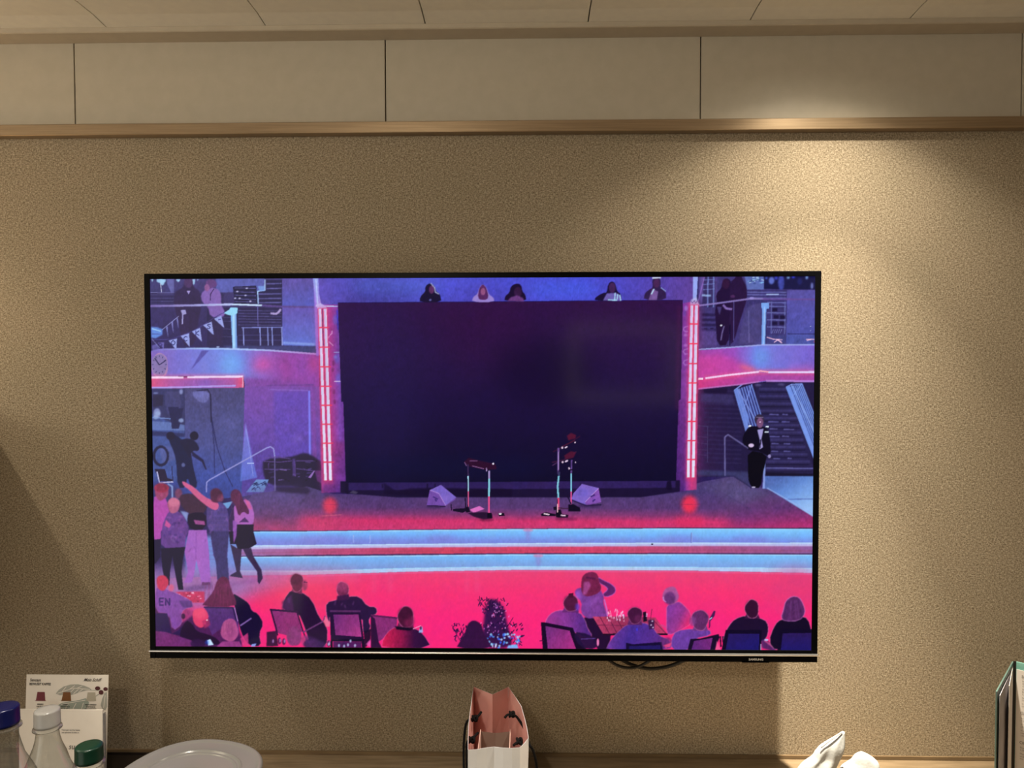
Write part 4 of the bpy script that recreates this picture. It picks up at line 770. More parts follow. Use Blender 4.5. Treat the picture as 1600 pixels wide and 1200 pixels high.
    poly('L', [(205, 950), (206, 800), (205, 730), (250, 715), (300, 695), (335, 720), (395, 785), (400, 870), (340, 905), (250, 955)], G((1045, 950), (1078, 965), (0, (128, 56, 152)), (.6, (150, 54, 140)), (1, (215, 46, 120))), 1, .6, 1, rim, .9, .4)
    ell('L', 238, 648, 68, 66, (166, 84, 150), 1, .8); ell('L', 232, 672, 44, 52, (96, 44, 110), .85, 1.2); line('L', [(180, 660), (182, 685), (200, 700)], 1.4, (220, 150, 230), .8, .4); line('L', [(165, 880), (205, 900)], 2.4, (200, 76, 140), .8, .6)
    poly('L', [(160, 990), (220, 975), (260, 1000), (240, 1050), (170, 1050)], (110, 44, 110), .7, 1.2); poly('L', [(180, 1040), (245, 1018), (230, 1055)], (246, 70, 130), .8, .6)
    poly('L', [(240, 1080), (250, 950), (330, 912), (540, 910), (556, 960), (420, 985), (385, 1080)], (106, 60, 158), 1, .5, 1, rim, .8, .35); poly('L', [(425, 880), (515, 880), (530, 925), (405, 925)], (110, 56, 130), 1, .5); ell('L', 468, 838, 70, 76, (96, 42, 98), 1, .5, 0, rim, .6); ell('L', 410, 850, 26, 40, (130, 66, 140), .7, 1.2)
    poly('L', [(535, 905), (540, 830), (575, 768), (588, 772), (580, 810), (548, 850), (545, 900)], (74, 26, 84), 1, .3); line('L', [(542, 835), (560, 822)], 1.6, (170, 220, 245), .9)
    poly('L', [(392, 988), (470, 985), (612, 950), (620, 975), (582, 1080), (368, 1084)], (24, 10, 42), 1, .3); poly('L', [(420, 1005), (565, 980), (545, 1078), (398, 1080)], G((1080, 1010), (1112, 1005), (0, (90, 38, 120)), (1, (120, 40, 120)))); poly('L', [(585, 1080), (600, 1000), (630, 1080)], (246, 90, 150), .9, .5)
    for x in (625, 645): line('L', [(x, 970), (x + 5, 1050)], 2.2, (30, 10, 44))
    poly('L', [(648, 970), (695, 880), (740, 832), (820, 805), (935, 825), (995, 855), (1002, 950), (955, 1020), (660, 1020)], (28, 12, 46), 1, .4, 1, rim, .9, .6); poly('L', [(835, 780), (912, 780), (935, 830), (815, 830)], (58, 20, 60), 1, .5); ell('L', 872, 752, 58, 70, (52, 14, 48), 1, .4, 0, rim, .8)
    poly('L', [(945, 1000), (975, 985), (1060, 1070), (1040, 1085), (950, 1060)], (70, 34, 96), .9, .8); line('L', [(970, 1000), (1050, 1060)], 2.6, (200, 80, 140), .8, .6); ell('L', 985, 996, 16, 8, (190, 200, 250), .9, .4)
    poly('L', [(668, 918), (948, 918), (945, 1088), (632, 1088)], (14, 6, 36), 1, .3); poly('L', [(690, 948), (930, 948), (925, 1086), (665, 1086)], G((1150, 990), (1160, 1018), (0, (38, 24, 92)), (1, (28, 22, 104)))); line('L', [(942, 1030), (942, 1075)], 1.4, (180, 170, 220), .8)
    poly('L', [(1000, 1010), (1048, 880), (1100, 832), (1280, 805), (1330, 870), (1340, 1020), (1100, 1030), (1060, 1085)], (18, 8, 36), 1, .4, 1, rim, .9, .55); poly('L', [(1098, 825), (1118, 760), (1135, 690), (1185, 655), (1240, 662), (1275, 720), (1290, 790), (1240, 848), (1130, 850)], (88, 40, 96), 1, .5, 1, (216, 130, 210), 1.2)
    for k in range(7): line('L', [(1150 + k * 14, 690), (1122 + k * 24, 830)], 1.4, rnd.choice([(112, 64, 132), (64, 30, 84)]), .5, .6)
    poly('L', [(1090, 912), (1345, 912), (1345, 1088), (1068, 1088)], (14, 6, 36), 1, .3); poly('L', [(1112, 945), (1334, 942), (1334, 1086), (1096, 1086)], G((1230, 990), (1230, 1018), (0, (42, 24, 88)), (1, (28, 22, 104))))
    # folds, hair strands and sensor mottling: soft value noise over the whole picture, less in the flat dark stage screen
    g = np.random.default_rng(3)
    def field(cell, sx=1., sy=1.):
        nh, nw = int(P.h / (cell * P.s * sy)) + 3, int(P.w / (cell * P.s * sx)) + 3
        r = g.standard_normal((nh, nw)).astype(np.float32)
        yy = np.linspace(0, nh - 2.001, P.h); xx = np.linspace(0, nw - 2.001, P.w)
        y0 = yy.astype(int); x0 = xx.astype(int); fy = (yy - y0)[:, None]; fx = xx - x0
        fy = fy * fy * (3 - 2 * fy); fx = fx * fx * (3 - 2 * fx)
        return (r[y0][:, x0] * (1 - fx) + r[y0][:, x0 + 1] * fx) * (1 - fy) + (r[y0 + 1][:, x0] * (1 - fx) + r[y0 + 1][:, x0 + 1] * fx) * fy
    n = field(9) * .16 + field(4.5) * .28 + field(2.2, .7, 1.3) * .38
    lum = P.c.mean(2)
    amp = .035 + .085 * np.exp(-((lum - 85) / 50.) ** 2)
    sat = (P.c[..., 0] > 215) & (P.c[..., 1] < 110)
    amp = np.where(sat, .022, amp)
    P.c *= (1 + amp * n)[..., None]
    h = field(14) * .6 + field(6) * .4
    P.c[..., 0] *= 1 + .014 * h; P.c[..., 2] *= 1 - .012 * h


# ================================================================= materials
def fabric():
    m = mat('woven_wall_fabric', srgb(150, 128, 96), .9, 0, .12); L = m.node_tree.links; b = m.node_tree.nodes['Principled BSDF']
    tc = node(m, 'ShaderNodeTexCoord')
    def nz(st, sc, det):
        mp = node(m, 'ShaderNodeMapping'); mp.inputs['Scale'].default_value = st; L.new(tc.outputs['Object'], mp.inputs[0])
        n = node(m, 'ShaderNodeTexNoise'); n.inputs['Scale'].default_value = sc; n.inputs['Detail'].default_value = det; L.new(mp.outputs[0], n.inputs['Vector']); return n
    h = nz((.40, 1, 1), 520, 1.5); v = nz((1, 1, .42), 540, 1.5); g = nz((1, 1, 1), 620, 1.); big = nz((1, 1, 1), 9, 2)
    add = node(m, 'ShaderNodeMath', operation='ADD'); L.new(h.outputs[0], add.inputs[0]); L.new(v.outputs[0], add.inputs[1])
    ad2 = node(m, 'ShaderNodeMath', operation='ADD'); L.new(add.outputs[0], ad2.inputs[0]); L.new(g.outputs[0], ad2.inputs[1])
    mr = node(m, 'ShaderNodeMapRange'); mr.inputs[1].default_value = 1.0; mr.inputs[2].default_value = 2.0; L.new(ad2.outputs[0], mr.inputs[0])
    cr = node(m, 'ShaderNodeValToRGB'); e = cr.color_ramp.elements; e[0].position = .12; e[0].color = FAB[0]; e[1].position = .88; e[1].color = FAB[2]
    k = cr.color_ramp.elements.new(.5); k.color = FAB[1]
    L.new(mr.outputs[0], cr.inputs[0])
    mx = node(m, 'ShaderNodeMix', data_type='RGBA', blend_type='MULTIPLY'); mx.inputs[0].default_value = .25
    cb = node(m, 'ShaderNodeValToRGB'); cb.color_ramp.elements[0].position = .3; cb.color_ramp.elements[1].position = .7; cb.color_ramp.elements[0].color = (.78, .80, .74, 1); cb.color_ramp.elements[1].color = (1, .96, .94, 1)
    L.new(big.outputs[0], cb.inputs[0]); L.new(cr.outputs[0], mx.inputs[6]); L.new(cb.outputs[0], mx.inputs[7]); L.new(mx.outputs[2], b.inputs['Base Color'])
    bp = node(m, 'ShaderNodeBump'); bp.inputs['Strength'].default_value = .35; bp.inputs['Distance'].default_value = .0008; L.new(ad2.outputs[0], bp.inputs['Height']); L.new(bp.outputs[0], b.inputs['Normal'])
    return m


FAB = ((.165, .125, .082, 1), (.335, .275, .195, 1), (.56, .475, .365, 1))
M_FABRIC = fabric()
M_PANEL = noise_mat('painted_panel', (.50, .455, .37, 1), (.53, .48, .395, 1), 40, .45, spec=.3)
M_CEIL = noise_mat('ceiling_panel', (.78, .75, .68, 1), (.81, .78, .70, 1), 60, .5, spec=.3)
M_DARK = mat('dark_gap', (.02, .014, .01, 1), .9)
M_RAIL = noise_mat('brushed_bronze', (.31, .225, .14, 1), (.39, .285, .18, 1), 30, .30, (.3, 1, 14), metal=.55, spec=.5)
M_CORNICE = noise_mat('cornice_paint', (.48, .42, .335, 1), (.51, .45, .36, 1), 40, .45, spec=.4)
M_OAK = noise_mat('desk_wood', (.19, .135, .078, 1), (.27, .195, .12, 1), 14, .42, (1, 9, 9), bump=.1, spec=.4)
M_STRIP = noise_mat('base_strip', (.16, .105, .055, 1), (.22, .15, .08, 1), 14, .5, (1, 9, 9))
M_BLACK = mat('black_plastic', (.008, .008, .009, 1), .35)
M_GLOSS = mat('gloss_black', (.0015, .0015, .002, 1), .3, 0, .06)
M_SILVER = mat('silver_trim', (.75, .74, .75, 1), .32, 1.)
M_CABLE = mat('black_cable', (.012, .011, .010, 1), .5)
M_CARD = noise_mat('white_card', (.82, .77, .71, 1), (.86, .81, .75, 1), 30, .55, spec=.3)
M_INK = mat('ink', (.045, .04, .04, 1), .7)
M_PAPER = noise_mat('white_bag_paper', (.80, .83, .88, 1), (.83, .86, .91, 1), 30, .5)
M_PINK = noise_mat('pink_bag_lining', (.76, .42, .38, 1), (.81, .45, .41, 1), 20, .55)
M_TAUPE = noise_mat('taupe_paper', (.27, .20, .165, 1), (.31, .23, .19, 1), 30, .6)
M_PALEPINK = mat('pale_pink_paper', (.70, .48, .42, 1), .55)
M_CORD = noise_mat('black_cord', (.002, .002, .0025, 1), (.010, .009, .010, 1), 900, .8, bump=.5, spec=.15)
M_CLOTH = noise_mat('white_cotton', (.41, .42, .42, 1), (.46, .47, .47, 1), 300, .9, bump=.25, spec=.1)
M_HEM = mat('cotton_hem', (.52, .53, .52, 1), .9)
M_TEAL = noise_mat('teal_cover', (.16, .40, .345, 1), (.20, .45, .39, 1), 60, .5)
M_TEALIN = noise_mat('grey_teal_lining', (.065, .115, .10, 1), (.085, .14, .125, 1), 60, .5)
M_TEALDARK = mat('dark_spine', (.006, .005, .006, 1), .5)
M_PAGE = mat('menu_page', (.72, .67, .63, 1), .6)
M_GREYPAGE = noise_mat('lilac_grey_page', (.25, .23, .26, 1), (.38, .35, .38, 1), 14, .6)
M_TXT = mat('grey_print', (.24, .21, .20, 1), .7)


def trans_mat(name, tint, gloss_rough=.06, ior=1.5, extra=.0, body=None, body_mix=0.):
    """thin clear plastic: see-through with a Fresnel sheen (and optionally some milky body)"""
    m = bpy.data.materials.new(name); m.use_nodes = True; nt = m.node_tree; nt.nodes.clear(); L = nt.links
    out = node(m, 'ShaderNodeOutputMaterial'); tr = node(m, 'ShaderNodeBsdfTransparent'); tr.inputs[0].default_value = tint
    gl = node(m, 'ShaderNodeBsdfGlossy'); gl.inputs['Roughness'].default_value = gloss_rough; gl.inputs['Color'].default_value = (1, 1, 1, 1)
    lw = node(m, 'ShaderNodeLayerWeight'); lw.inputs['Blend'].default_value = .5
    pw = node(m, 'ShaderNodeMath', operation='POWER'); pw.inputs[1].default_value = 3.6; L.new(lw.outputs['Facing'], pw.inputs[0])
    q3 = node(m, 'ShaderNodeMath', operation='POWER'); q3.inputs[1].default_value = 3.2; L.new(lw.outputs['Facing'], q3.inputs[0])
    ad = node(m, 'ShaderNodeMath', operation='MULTIPLY_ADD'); ad.inputs[1].default_value = .55; ad.inputs[2].default_value = .045 + extra; L.new(pw.outputs[0], ad.inputs[0])
    tm = node(m, 'ShaderNodeMix', data_type='RGBA'); tm.inputs[6].default_value = tint; tm.inputs[7].default_value = (tint[0] * .25, tint[1] * .25, tint[2] * .24, 1)
    L.new(q3.outputs[0], tm.inputs[0]); L.new(tm.outputs[2], tr.inputs[0])
    base = tr
    if body is not None:
        df = node(m, 'ShaderNodeBsdfDiffuse'); df.inputs[0].default_value = body; tl = node(m, 'ShaderNodeBsdfTranslucent'); tl.inputs[0].default_value = body
        mm = node(m, 'ShaderNodeMixShader'); mm.inputs[0].default_value = .4; L.new(df.outputs[0], mm.inputs[1]); L.new(tl.outputs[0], mm.inputs[2])
        m2 = node(m, 'ShaderNodeMixShader'); m2.inputs[0].default_value = body_mix; L.new(tr.outputs[0], m2.inputs[1]); L.new(mm.outputs[0], m2.inputs[2]); base = m2
    mx = node(m, 'ShaderNodeMixShader'); L.new(ad.outputs[0], mx.inputs[0]); L.new(base.outputs[0], mx.inputs[1]); L.new(gl.outputs[0], mx.inputs[2]); L.new(mx.outputs[0], out.inputs[0])
    return m


M_PET = trans_mat('clear_bottle_plastic', (.90, .91, .89, 1), .07, 1.45, .04, (.45, .45, .43, 1), .10)
M_CLEARCAP = trans_mat('milky_cap', (.85, .85, .83, 1), .18, 1.4, .0, (.44, .43, .41, 1), .72)
M_BLUECAP = mat('blue_cap', (.002, .0035, .040, 1), .26, 0, .35)
M_GREENCAP = mat('green_cap', (.002, .020, .011, 1), .28, 0, .35)
M_LABEL = mat('teal_label', (.16, .33, .38, 1), .5)
M_FROST = trans_mat('frosted_plastic', (.75, .74, .70, 1), .22, 1.4, .0, (.33, .325, .30, 1), .84)
M_SLAB = mat('black_slab', (.010, .006, .005, 1), .4)


# ================================================================= the room
XL, XR, YB, ZC = -2.05, 1.75, -3.25, 2.115
WALLCOL = noise_mat('room_wall_paint', (.36, .31, .24, 1), (.39, .34, .26, 1), 20, .7)
front = struct(obj('wall_front', BX(XL, XR, .012, .10, 0, 2.4), WALLCOL))
bm = BX(XL, XR, .0, .012, .746, 1.9465); obj('fabric_covering', bm, M_FABRIC, front)
seams = [-2.05, -1.455, -.862, -.268, .324, .917, 1.51, 1.75]
for a, b in zip(seams[:-1], seams[1:]):
    obj('wall_panel', BX(a + .0012, b - .0012, .0005, .0115, 1.9475, 2.112), M_PANEL, front, bevel=.0006)
obj('base_strip', BX(XL, XR, -.004, .012, .70, .746), M_STRIP, front)
# bronze rail between the fabric and the panels
bm = bmesh.new(); prism(bm, [(0, 1.9265), (-.0195, 1.9265), (-.0205, 1.9275), (-.0205, 1.9465), (-.0195, 1.9475), (0, 1.9475)], XL, XR)
struct(obj('trim_1', bm, M_RAIL))
# cornice under the ceiling
bm = bmesh.new(); prism(bm, [(0, 2.1055), (-.044, 2.1055), (-.046, 2.1070), (-.046, 2.1148), (0, 2.1148)], XL, XR)
struct(obj('trim_2', bm, M_CORNICE))
# ceiling of long panels, each falling a little at its end above the cornice
ceil = struct(obj('ceiling', BX(XL, XR, YB, .1, 2.135, 2.20), M_DARK))
cs = [XL, -1.655, -1.362, -1.068, -.773, -.479, -.186, .110, .402, .687, .98, 1.27, 1.56, XR]
for a, b in zip(cs[:-1], cs[1:]):
    bm = bmesh.new(); prism(bm, [(.0, 2.1149), (-.048, 2.1149), (-.088, 2.1188), (YB, 2.1188), (YB, 2.134), (0, 2.134)], a + .0011, b - .0011)
    obj('ceiling_panel', bm, M_CEIL, ceil)
struct(obj('floor', BX(XL, XR, YB, .1, -.06, 0), noise_mat('carpet', (.16, .12, .085, 1), (.22, .17, .12, 1), 200, .95)))
struct(obj('wall_left_light_block', BX(XL - .08, XL, -1.6, .1, 0, 1.45), WALLCOL))  # low partition added out of view to block world light from the left
struct(obj('wall_right', BX(XR, XR + .08, YB, .1, 0, 2.4), WALLCOL))
struct(obj('wall_back', BX(-1.2, XR, YB - .08, YB, 0, 2.4), WALLCOL))

# ================================================================= television
TX, TZ, TY = -.0843, 1.3187, -.11
SW, SH = 1.1657, .6557
tv = thing('television', 'large flat black television on the wall showing a stage in pink and blue light', 'television', (TX, 0, TZ))
x0, x1 = TX - SW / 2, TX + SW / 2; z0, z1 = TZ - SH / 2, TZ + SH / 2
bw, bt, bb = .0105, .0095, .0215
bm = bmesh.new()
box(bm, x0 - bw, x0, TY - .0015, TY + .012, z0 - bb, z1 + bt); box(bm, x1, x1 + bw, TY - .0015, TY + .012, z0 - bb, z1 + bt)
box(bm, x0, x1, TY - .0015, TY + .012, z1, z1 + bt); box(bm, x0, x1, TY - .0015, TY + .012, z0 - bb, z0)
obj('frame', bm, M_GLOSS, tv, bevel=.0008)
bm = bmesh.new(); prism(bm, [(TY - .0016, z0 - .0060), (TY - .0050, z0 - .0064), (TY - .0056, z0 - .0078), (TY - .0046, z0 - .0092), (TY - .0016, z0 - .0094)], x0 - bw, x1 + bw)
obj('silver_trim_strip', bm, M_SILVER, tv, label='thin silver strip along the bottom frame')
bm = bmesh.new()
box(bm, x0 - .006, x1 + .006, TY + .012, TY + .018, z0 - .018, z1 + .006)
v = box(bm, x0 + .05, x1 - .05, TY + .018, TY + .055, z0 + .03, z1 - .14)
obj('back_housing', bm, M_BLACK, tv, bevel=.002)
obj('wall_bracket', BX(TX - .2, TX + .2, TY + .0552, -.0005, TZ - .2, TZ + .12), M_BLACK, tv)
pa, pb = aty(1158.5, 1029, TY), aty(1201, 1033.4, TY)
lp = obj('logo_plate', BX(pa[0], pb[0], TY - .004, TY + .008, pb[2], z0 - bb - .0002), M_GLOSS, tv, bevel=.0006)
ta = aty(1169.8, 1032.0, TY - .0045)
text('brand_lettering', 'SAMSUNG', .0052, (ta[0], TY - .0043, ta[2]), (1, 0, 0), (0, 0, 1), mat('white_print', (.8, .8, .8, 1), .5), lp, bold=.00012, xs=1.08, label='white brand lettering')

# the panel: a fine grid whose cells give off the colours of the broadcast picture
NX, NZ, SS = 1040, 585, 2


def to_canvas(a):
    a = np.atleast_2d(np.asarray(a, float)); d = np.stack([(a[:, 0] - 800) / F, np.ones(len(a)), -(a[:, 1] - 600) / F], 1) @ RM.T
    k = (TY - CAM[1]) / d[:, 1]; X = CAM[0] + d[:, 0] * k; Z = CAM[2] + d[:, 2] * k
    return np.stack([(X - x0) / SW * NX * SS, (z1 - Z) / SH * NZ * SS], 1)


P = Picture(NX * SS, NZ * SS, to_canvas, NX * SS / 1032.)
paint(P)
img = np.clip(P.c / 255., 0, 1).reshape(NZ, SS, NX, SS, 3).mean((1, 3))
lin = np.where(img <= .04045, img / 12.92, ((img + .055) / 1.055) ** 2.4)
gx = np.linspace(x0, x1, NX); gz = np.linspace(z1, z0, NZ)
co = np.zeros((NZ, NX, 3), np.float32); co[..., 0] = gx[None, :] - TX; co[..., 1] = TY - .0004; co[..., 2] = gz[:, None] - TZ
me = bpy.data.meshes.new('screen'); nv = NX * NZ; nf = (NX - 1) * (NZ - 1)
idx = np.arange(nv).reshape(NZ, NX)
quads = np.stack([idx[1:, :-1], idx[1:, 1:], idx[:-1, 1:], idx[:-1, :-1]], -1).reshape(-1)
me.vertices.add(nv); me.vertices.foreach_set('co', co.reshape(-1))
me.loops.add(nf * 4); me.loops.foreach_set('vertex_index', quads.astype(np.int32))
me.polygons.add(nf); me.polygons.foreach_set('loop_start', np.arange(0, nf * 4, 4, dtype=np.int32))
me.update(calc_edges=True)
at = me.color_attributes.new('picture', 'FLOAT_COLOR', 'POINT')
rgba = np.ones((nv, 4), np.float32); rgba[:, :3] = lin.reshape(-1, 3); at.data.foreach_set('color', rgba.reshape(-1))
m = mat('display_panel', (.001, .001, .0015, 1), .11, 0, .26)
an = node(m, 'ShaderNodeAttribute', attribute_name='picture'); b = m.node_tree.nodes['Principled BSDF']
m.node_tree.links.new(an.outputs['Color'], b.inputs['Emission Color']); b.inputs['Emission Strength'].default_value = 1.0
me.materials.append(m)
so = bpy.data.objects.new('screen', me); COL.objects.link(so); so.parent = tv; so['label'] = 'lit screen with a stage and seated audience'

# cables hanging under the television
for pts, lab, r in (([(940, 1018, -.030), (948, 1028, -.030), (963, 1039, -.028), (982, 1043.6, -.027), (1000, 1040.5, -.027), (1020, 1029, -.030), (1030, 1018, -.03)], 'black cable in the smaller loop under the television, left of the other', .0027),
                    ([(955, 1012, -.022), (966, 1026.5, -.022), (983, 1037, -.018), (1005, 1043.6, -.016), (1026, 1044.4, -.016), (1050, 1039.5, -.017), (1076, 1027.5, -.022), (1092, 1012, -.025)], 'thicker black cable sagging furthest right under the television', .0034)):
    bm = bmesh.new(); tube(bm, catmull([aty(*q) for q in pts], 8), r); tag(obj('power_cable', bm, M_CABLE, smooth=True), lab, 'cable', None)

# ================================================================= desk
DZ = .7400
desk = thing('desk', 'long light wood desk top running along the wall below the television', 'desk', (0, -.30, 0))
obj('desk_top', BX(XL + .01, XR - .01, -.62, -.0045, DZ - .035, DZ), M_OAK, desk, bevel=.0015)
for a, b in ((XL + .02, XL + .05), (-.02, .01), (XR - .05, XR - .02)): obj('side_panel', BX(a, b, -.58, -.01, .0, DZ - .035), M_OAK, desk)
obj('back_panel', BX(XL + .05, XR - .05, -.03, -.012, .25, DZ - .035), M_OAK, desk)

# ================================================================= coffee card and welcome card
def card_frame(tl, tr, yt, width, height, lean):
    a = aty(*tl, yt); b = aty(*tr, yt); ux = Vector((1, 0, 0)); c = (a + b) / 2
    up = Vector((0, math.sin(lean), math.cos(lean)))
    return Vector((c[0], yt, c[2])) - ux * width / 2, ux, up      # top left corner


def card_mesh(o, ux, up, w_, h_, th):
    bm = bmesh.new(); n = ux.cross(up) * -1
    n = up.cross(ux) * -1 if False else Vector((0, -up.z, up.y))
    q = [o, o + ux * w_, o + ux * w_ - up * h_, o - up * h_]
    a = [bm.verts.new(p) for p in q]; b = [bm.verts.new(p - n * th) for p in q]
    bm.faces.new(a[::-1]); bm.faces.new(b)
    for i in range(4): bm.faces.new((a[i], a[(i + 1) % 4], b[(i + 1) % 4], b[i]))
    bmesh.ops.recalc_face_normals(bm, faces=bm.faces[:]); return bm, n


def flat(polys, o, ux, up, n, k, off=.0003):
    """polygons given in photo pixels relative to the card's top left corner, k = metres per pixel"""
    bm = bmesh.new()
    for p in polys:
        bm.faces.new([bm.verts.new(o + ux * (x * k) - up * (y * k) + n * off) for x, y in p])
    return bm


def ellp(x, y, rx, ry, n=20): return [(x + rx * math.cos(2 * math.pi * i / n), y - ry * math.sin(2 * math.pi * i / n)) for i in range(n)]


o, ux, up = card_frame((38.3, 1054.3), (172.8, 1054.3), -.104, .1500, .21, math.radians(4.5))
hgt = (o.z - DZ) / up.z
coffee = thing('menu_card', 'upright white coffee card with capsule pictures standing against the wall at far left', 'card', (o.x + .075, -.11, DZ))
bm, n = card_mesh(o, ux, up, .1500, hgt, .0012); obj('card_board', bm, M_CARD, coffee)
K = .1500 / 134.5
obj('plum_capsule_picture', flat([[(19, 27.5), (31, 27.5), (32.3, 40.5), (34, 41.6), (15.2, 41.6), (17, 40.5)]], o, ux, up, n, K, .0006), mat('plum_print', (.17, .03, .045, 1), .6), coffee, label='dark red coffee capsule print')
obj('brown_capsule_picture', flat([[(61.5, 27.5), (73.3, 27.5), (74.6, 40.5), (75, 41.4), (57.5, 41.4), (59, 40.5)]], o, ux, up, n, K, .0006), mat('brown_print', (.19, .075, .02, 1), .6), coffee, label='brown coffee capsule print')
obj('pale_capsule_picture', flat([[(101.5, 27.5), (114, 27.5), (115.5, 41), (99.5, 41)]], o, ux, up, n, K, .0007), mat('pale_print', (.46, .42, .34, 1), .6), coffee, label='pale grey coffee capsule print')
M_LEAF = mat('leaf_print', (.40, .40, .36, 1), .6); M_LEAF2 = mat('green_leaf_print', (.33, .38, .34, 1), .6)
obj('leaf_print', flat([[(49, 30), (54, 24), (62, 18.5), (73, 15.5), (85, 15), (95, 17), (104, 20.5), (108, 24), (100, 24.5), (90, 27), (80, 30.5), (75, 32), (66, 31.5), (56, 32.5)],
                        [(123, 48), (125, 38), (129, 28), (133, 27), (133.5, 50), (131, 56), (126, 54)]], o, ux, up, n, K, .0003), M_LEAF, coffee)
obj('leaf_print', flat([[(52, 49), (60, 44.5), (72, 42.5), (88, 40), (98, 37), (101, 39), (104, 44), (100, 54), (60, 54), (55, 52)]], o, ux, up, n, K, .0003), M_LEAF2, coffee)
veins = []
def vein(x0_, y0_, x1_, y1_, w_=.45):
    d = Vector((x1_ - x0_, y1_ - y0_)).normalized(); q = (-d.y * w_, d.x * w_)
    veins.append([(x0_ - q[0], y0_ - q[1]), (x1_ - q[0], y1_ - q[1]), (x1_ + q[0], y1_ + q[1]), (x0_ + q[0], y0_ + q[1])])
for q in ((52, 29.5, 78, 21), (78, 21, 105, 23), (60, 26, 66, 19), (70, 24, 80, 17), (82, 22, 92, 17.5), (70, 31, 79, 22), (78, 30, 86, 23), (86, 28, 93, 23), (58, 47, 98, 40), (78, 54, 83, 45), (92, 54, 95, 44), (66, 53, 70, 46), (128, 52, 130, 32)): vein(*q)
obj('leaf_vein_print', flat(veins[:8], o, ux, up, n, K, .0005), M_CARD, coffee); obj('leaf_vein_print', flat(veins[8:12], o, ux, up, n, K, .0005), M_CARD, coffee); obj('leaf_vein_print', flat(veins[12:], o, ux, up, n, K, .0005), M_CARD, coffee)
veins = []; vein(104, 24, 119, 24.5, .35); vein(114, 34, 122, 29, .6); vein(114, 34, 113, 38, .6)
obj('stem_print', flat(veins, o, ux, up, n, K, .0005), M_LEAF, coffee)
for x, y, rx, ry in ((117.6, 21, 4.2, 3.2), (123.5, 27.3, 3.9, 3.6), (130.6, 22, 3.6, 3.0)):
    obj('berry_print', flat([ellp(x, y, rx, ry)], o, ux, up, n, K, .0009), mat('berry_red', (.075, .008, .012, 1), .5), coffee, label='dark red berry print')
def ct(nm, s, x, y, size, sh=0., xs=1., b_=0., al='LEFT', mm=None, fr=None, K_=None):
    O, U, V, N, par = fr or (o, ux, up, n, coffee); k = K_ or K
    return text(nm, s, size * k, O + U * (x * k) - V * (y * k) + N * .0008, U, V, mm or M_INK, par, sh, al, b_ * k, xs)
ct('handwritten_heading', 'Sancays', 6.2, 10.5, 6.4, .15, .9, .10); ct('card_heading', 'BEWUSST KAFFEE', 5.6, 16.6, 5.2, .0, .86, .12)
ct('script_lettering', 'Mein Schiff', 94, 10.0, 7.2, .55, .88, .06)
for x, rows_ in ((24.5, ('ESPRESSO', 'FAIRTRADE', 'INTENSIV')), (65.5, ('LUNGO', 'FAIRTRADE &', 'BIO ARABICA')), (107, ('NICHT ESPRESSO', 'FAIRTRADE &', 'ENTKOFFEINIERT'))):
    for i, s in enumerate(rows_): ct('small_print', s, x, 48 + i * 3.5, 2.7, 0, .9, .10, 'CENTER')

o2, ux2, up2 = card_frame((27, 1109.0), (163.3, 1109.0), -.150, .1475, .16, math.radians(2))
h2 = (o2.z - DZ) / up2.z
wel = thing('welcome_card', 'plain white card with small printed text in front of the coffee card', 'card', (o2.x + .07, -.155, DZ))
bm, n2 = card_mesh(o2, ux2, up2, .1475, h2, .0030); obj('card_board', bm, M_CARD, wel)
FR = (o2, ux2, up2, n2, wel); K2 = .1475 / 136.3
ct('small_print', 'Wenn gern uns Ihre Kabine', 70, 33.2, 2.9, 0, .92, .04, fr=FR, K_=K2); ct('small_print', 'und operieren Sie bitte an.', 70, 37.2, 2.9, 0, .92, .04, fr=FR, K_=K2); ct('small_print', 'Mo - So', 24, 33.2, 2.9, 0, .92, .04, fr=FR, K_=K2); ct('small_print', 'bis', 25, 37.2, 2.9, 0, .92, .04, fr=FR, K_=K2)
ct('handwritten_lettering', 'su', 81, 63, 13, .25, .9, .0, fr=FR, K_=K2)
# clear stand holding both cards
bm = bmesh.new(); a = aty(168.0, 1120, -.112)
box(bm, o2.x + .1475 + .0006, o2.x + .1475 + .0022, -.1500, -.1440, DZ + .0002, o2.z - .006)
obj('clear_side_edge', bm, trans_mat('acrylic', (.78, .80, .84, 1), .1, 1.5, .03, (.5, .5, .55, 1), .35), wel)

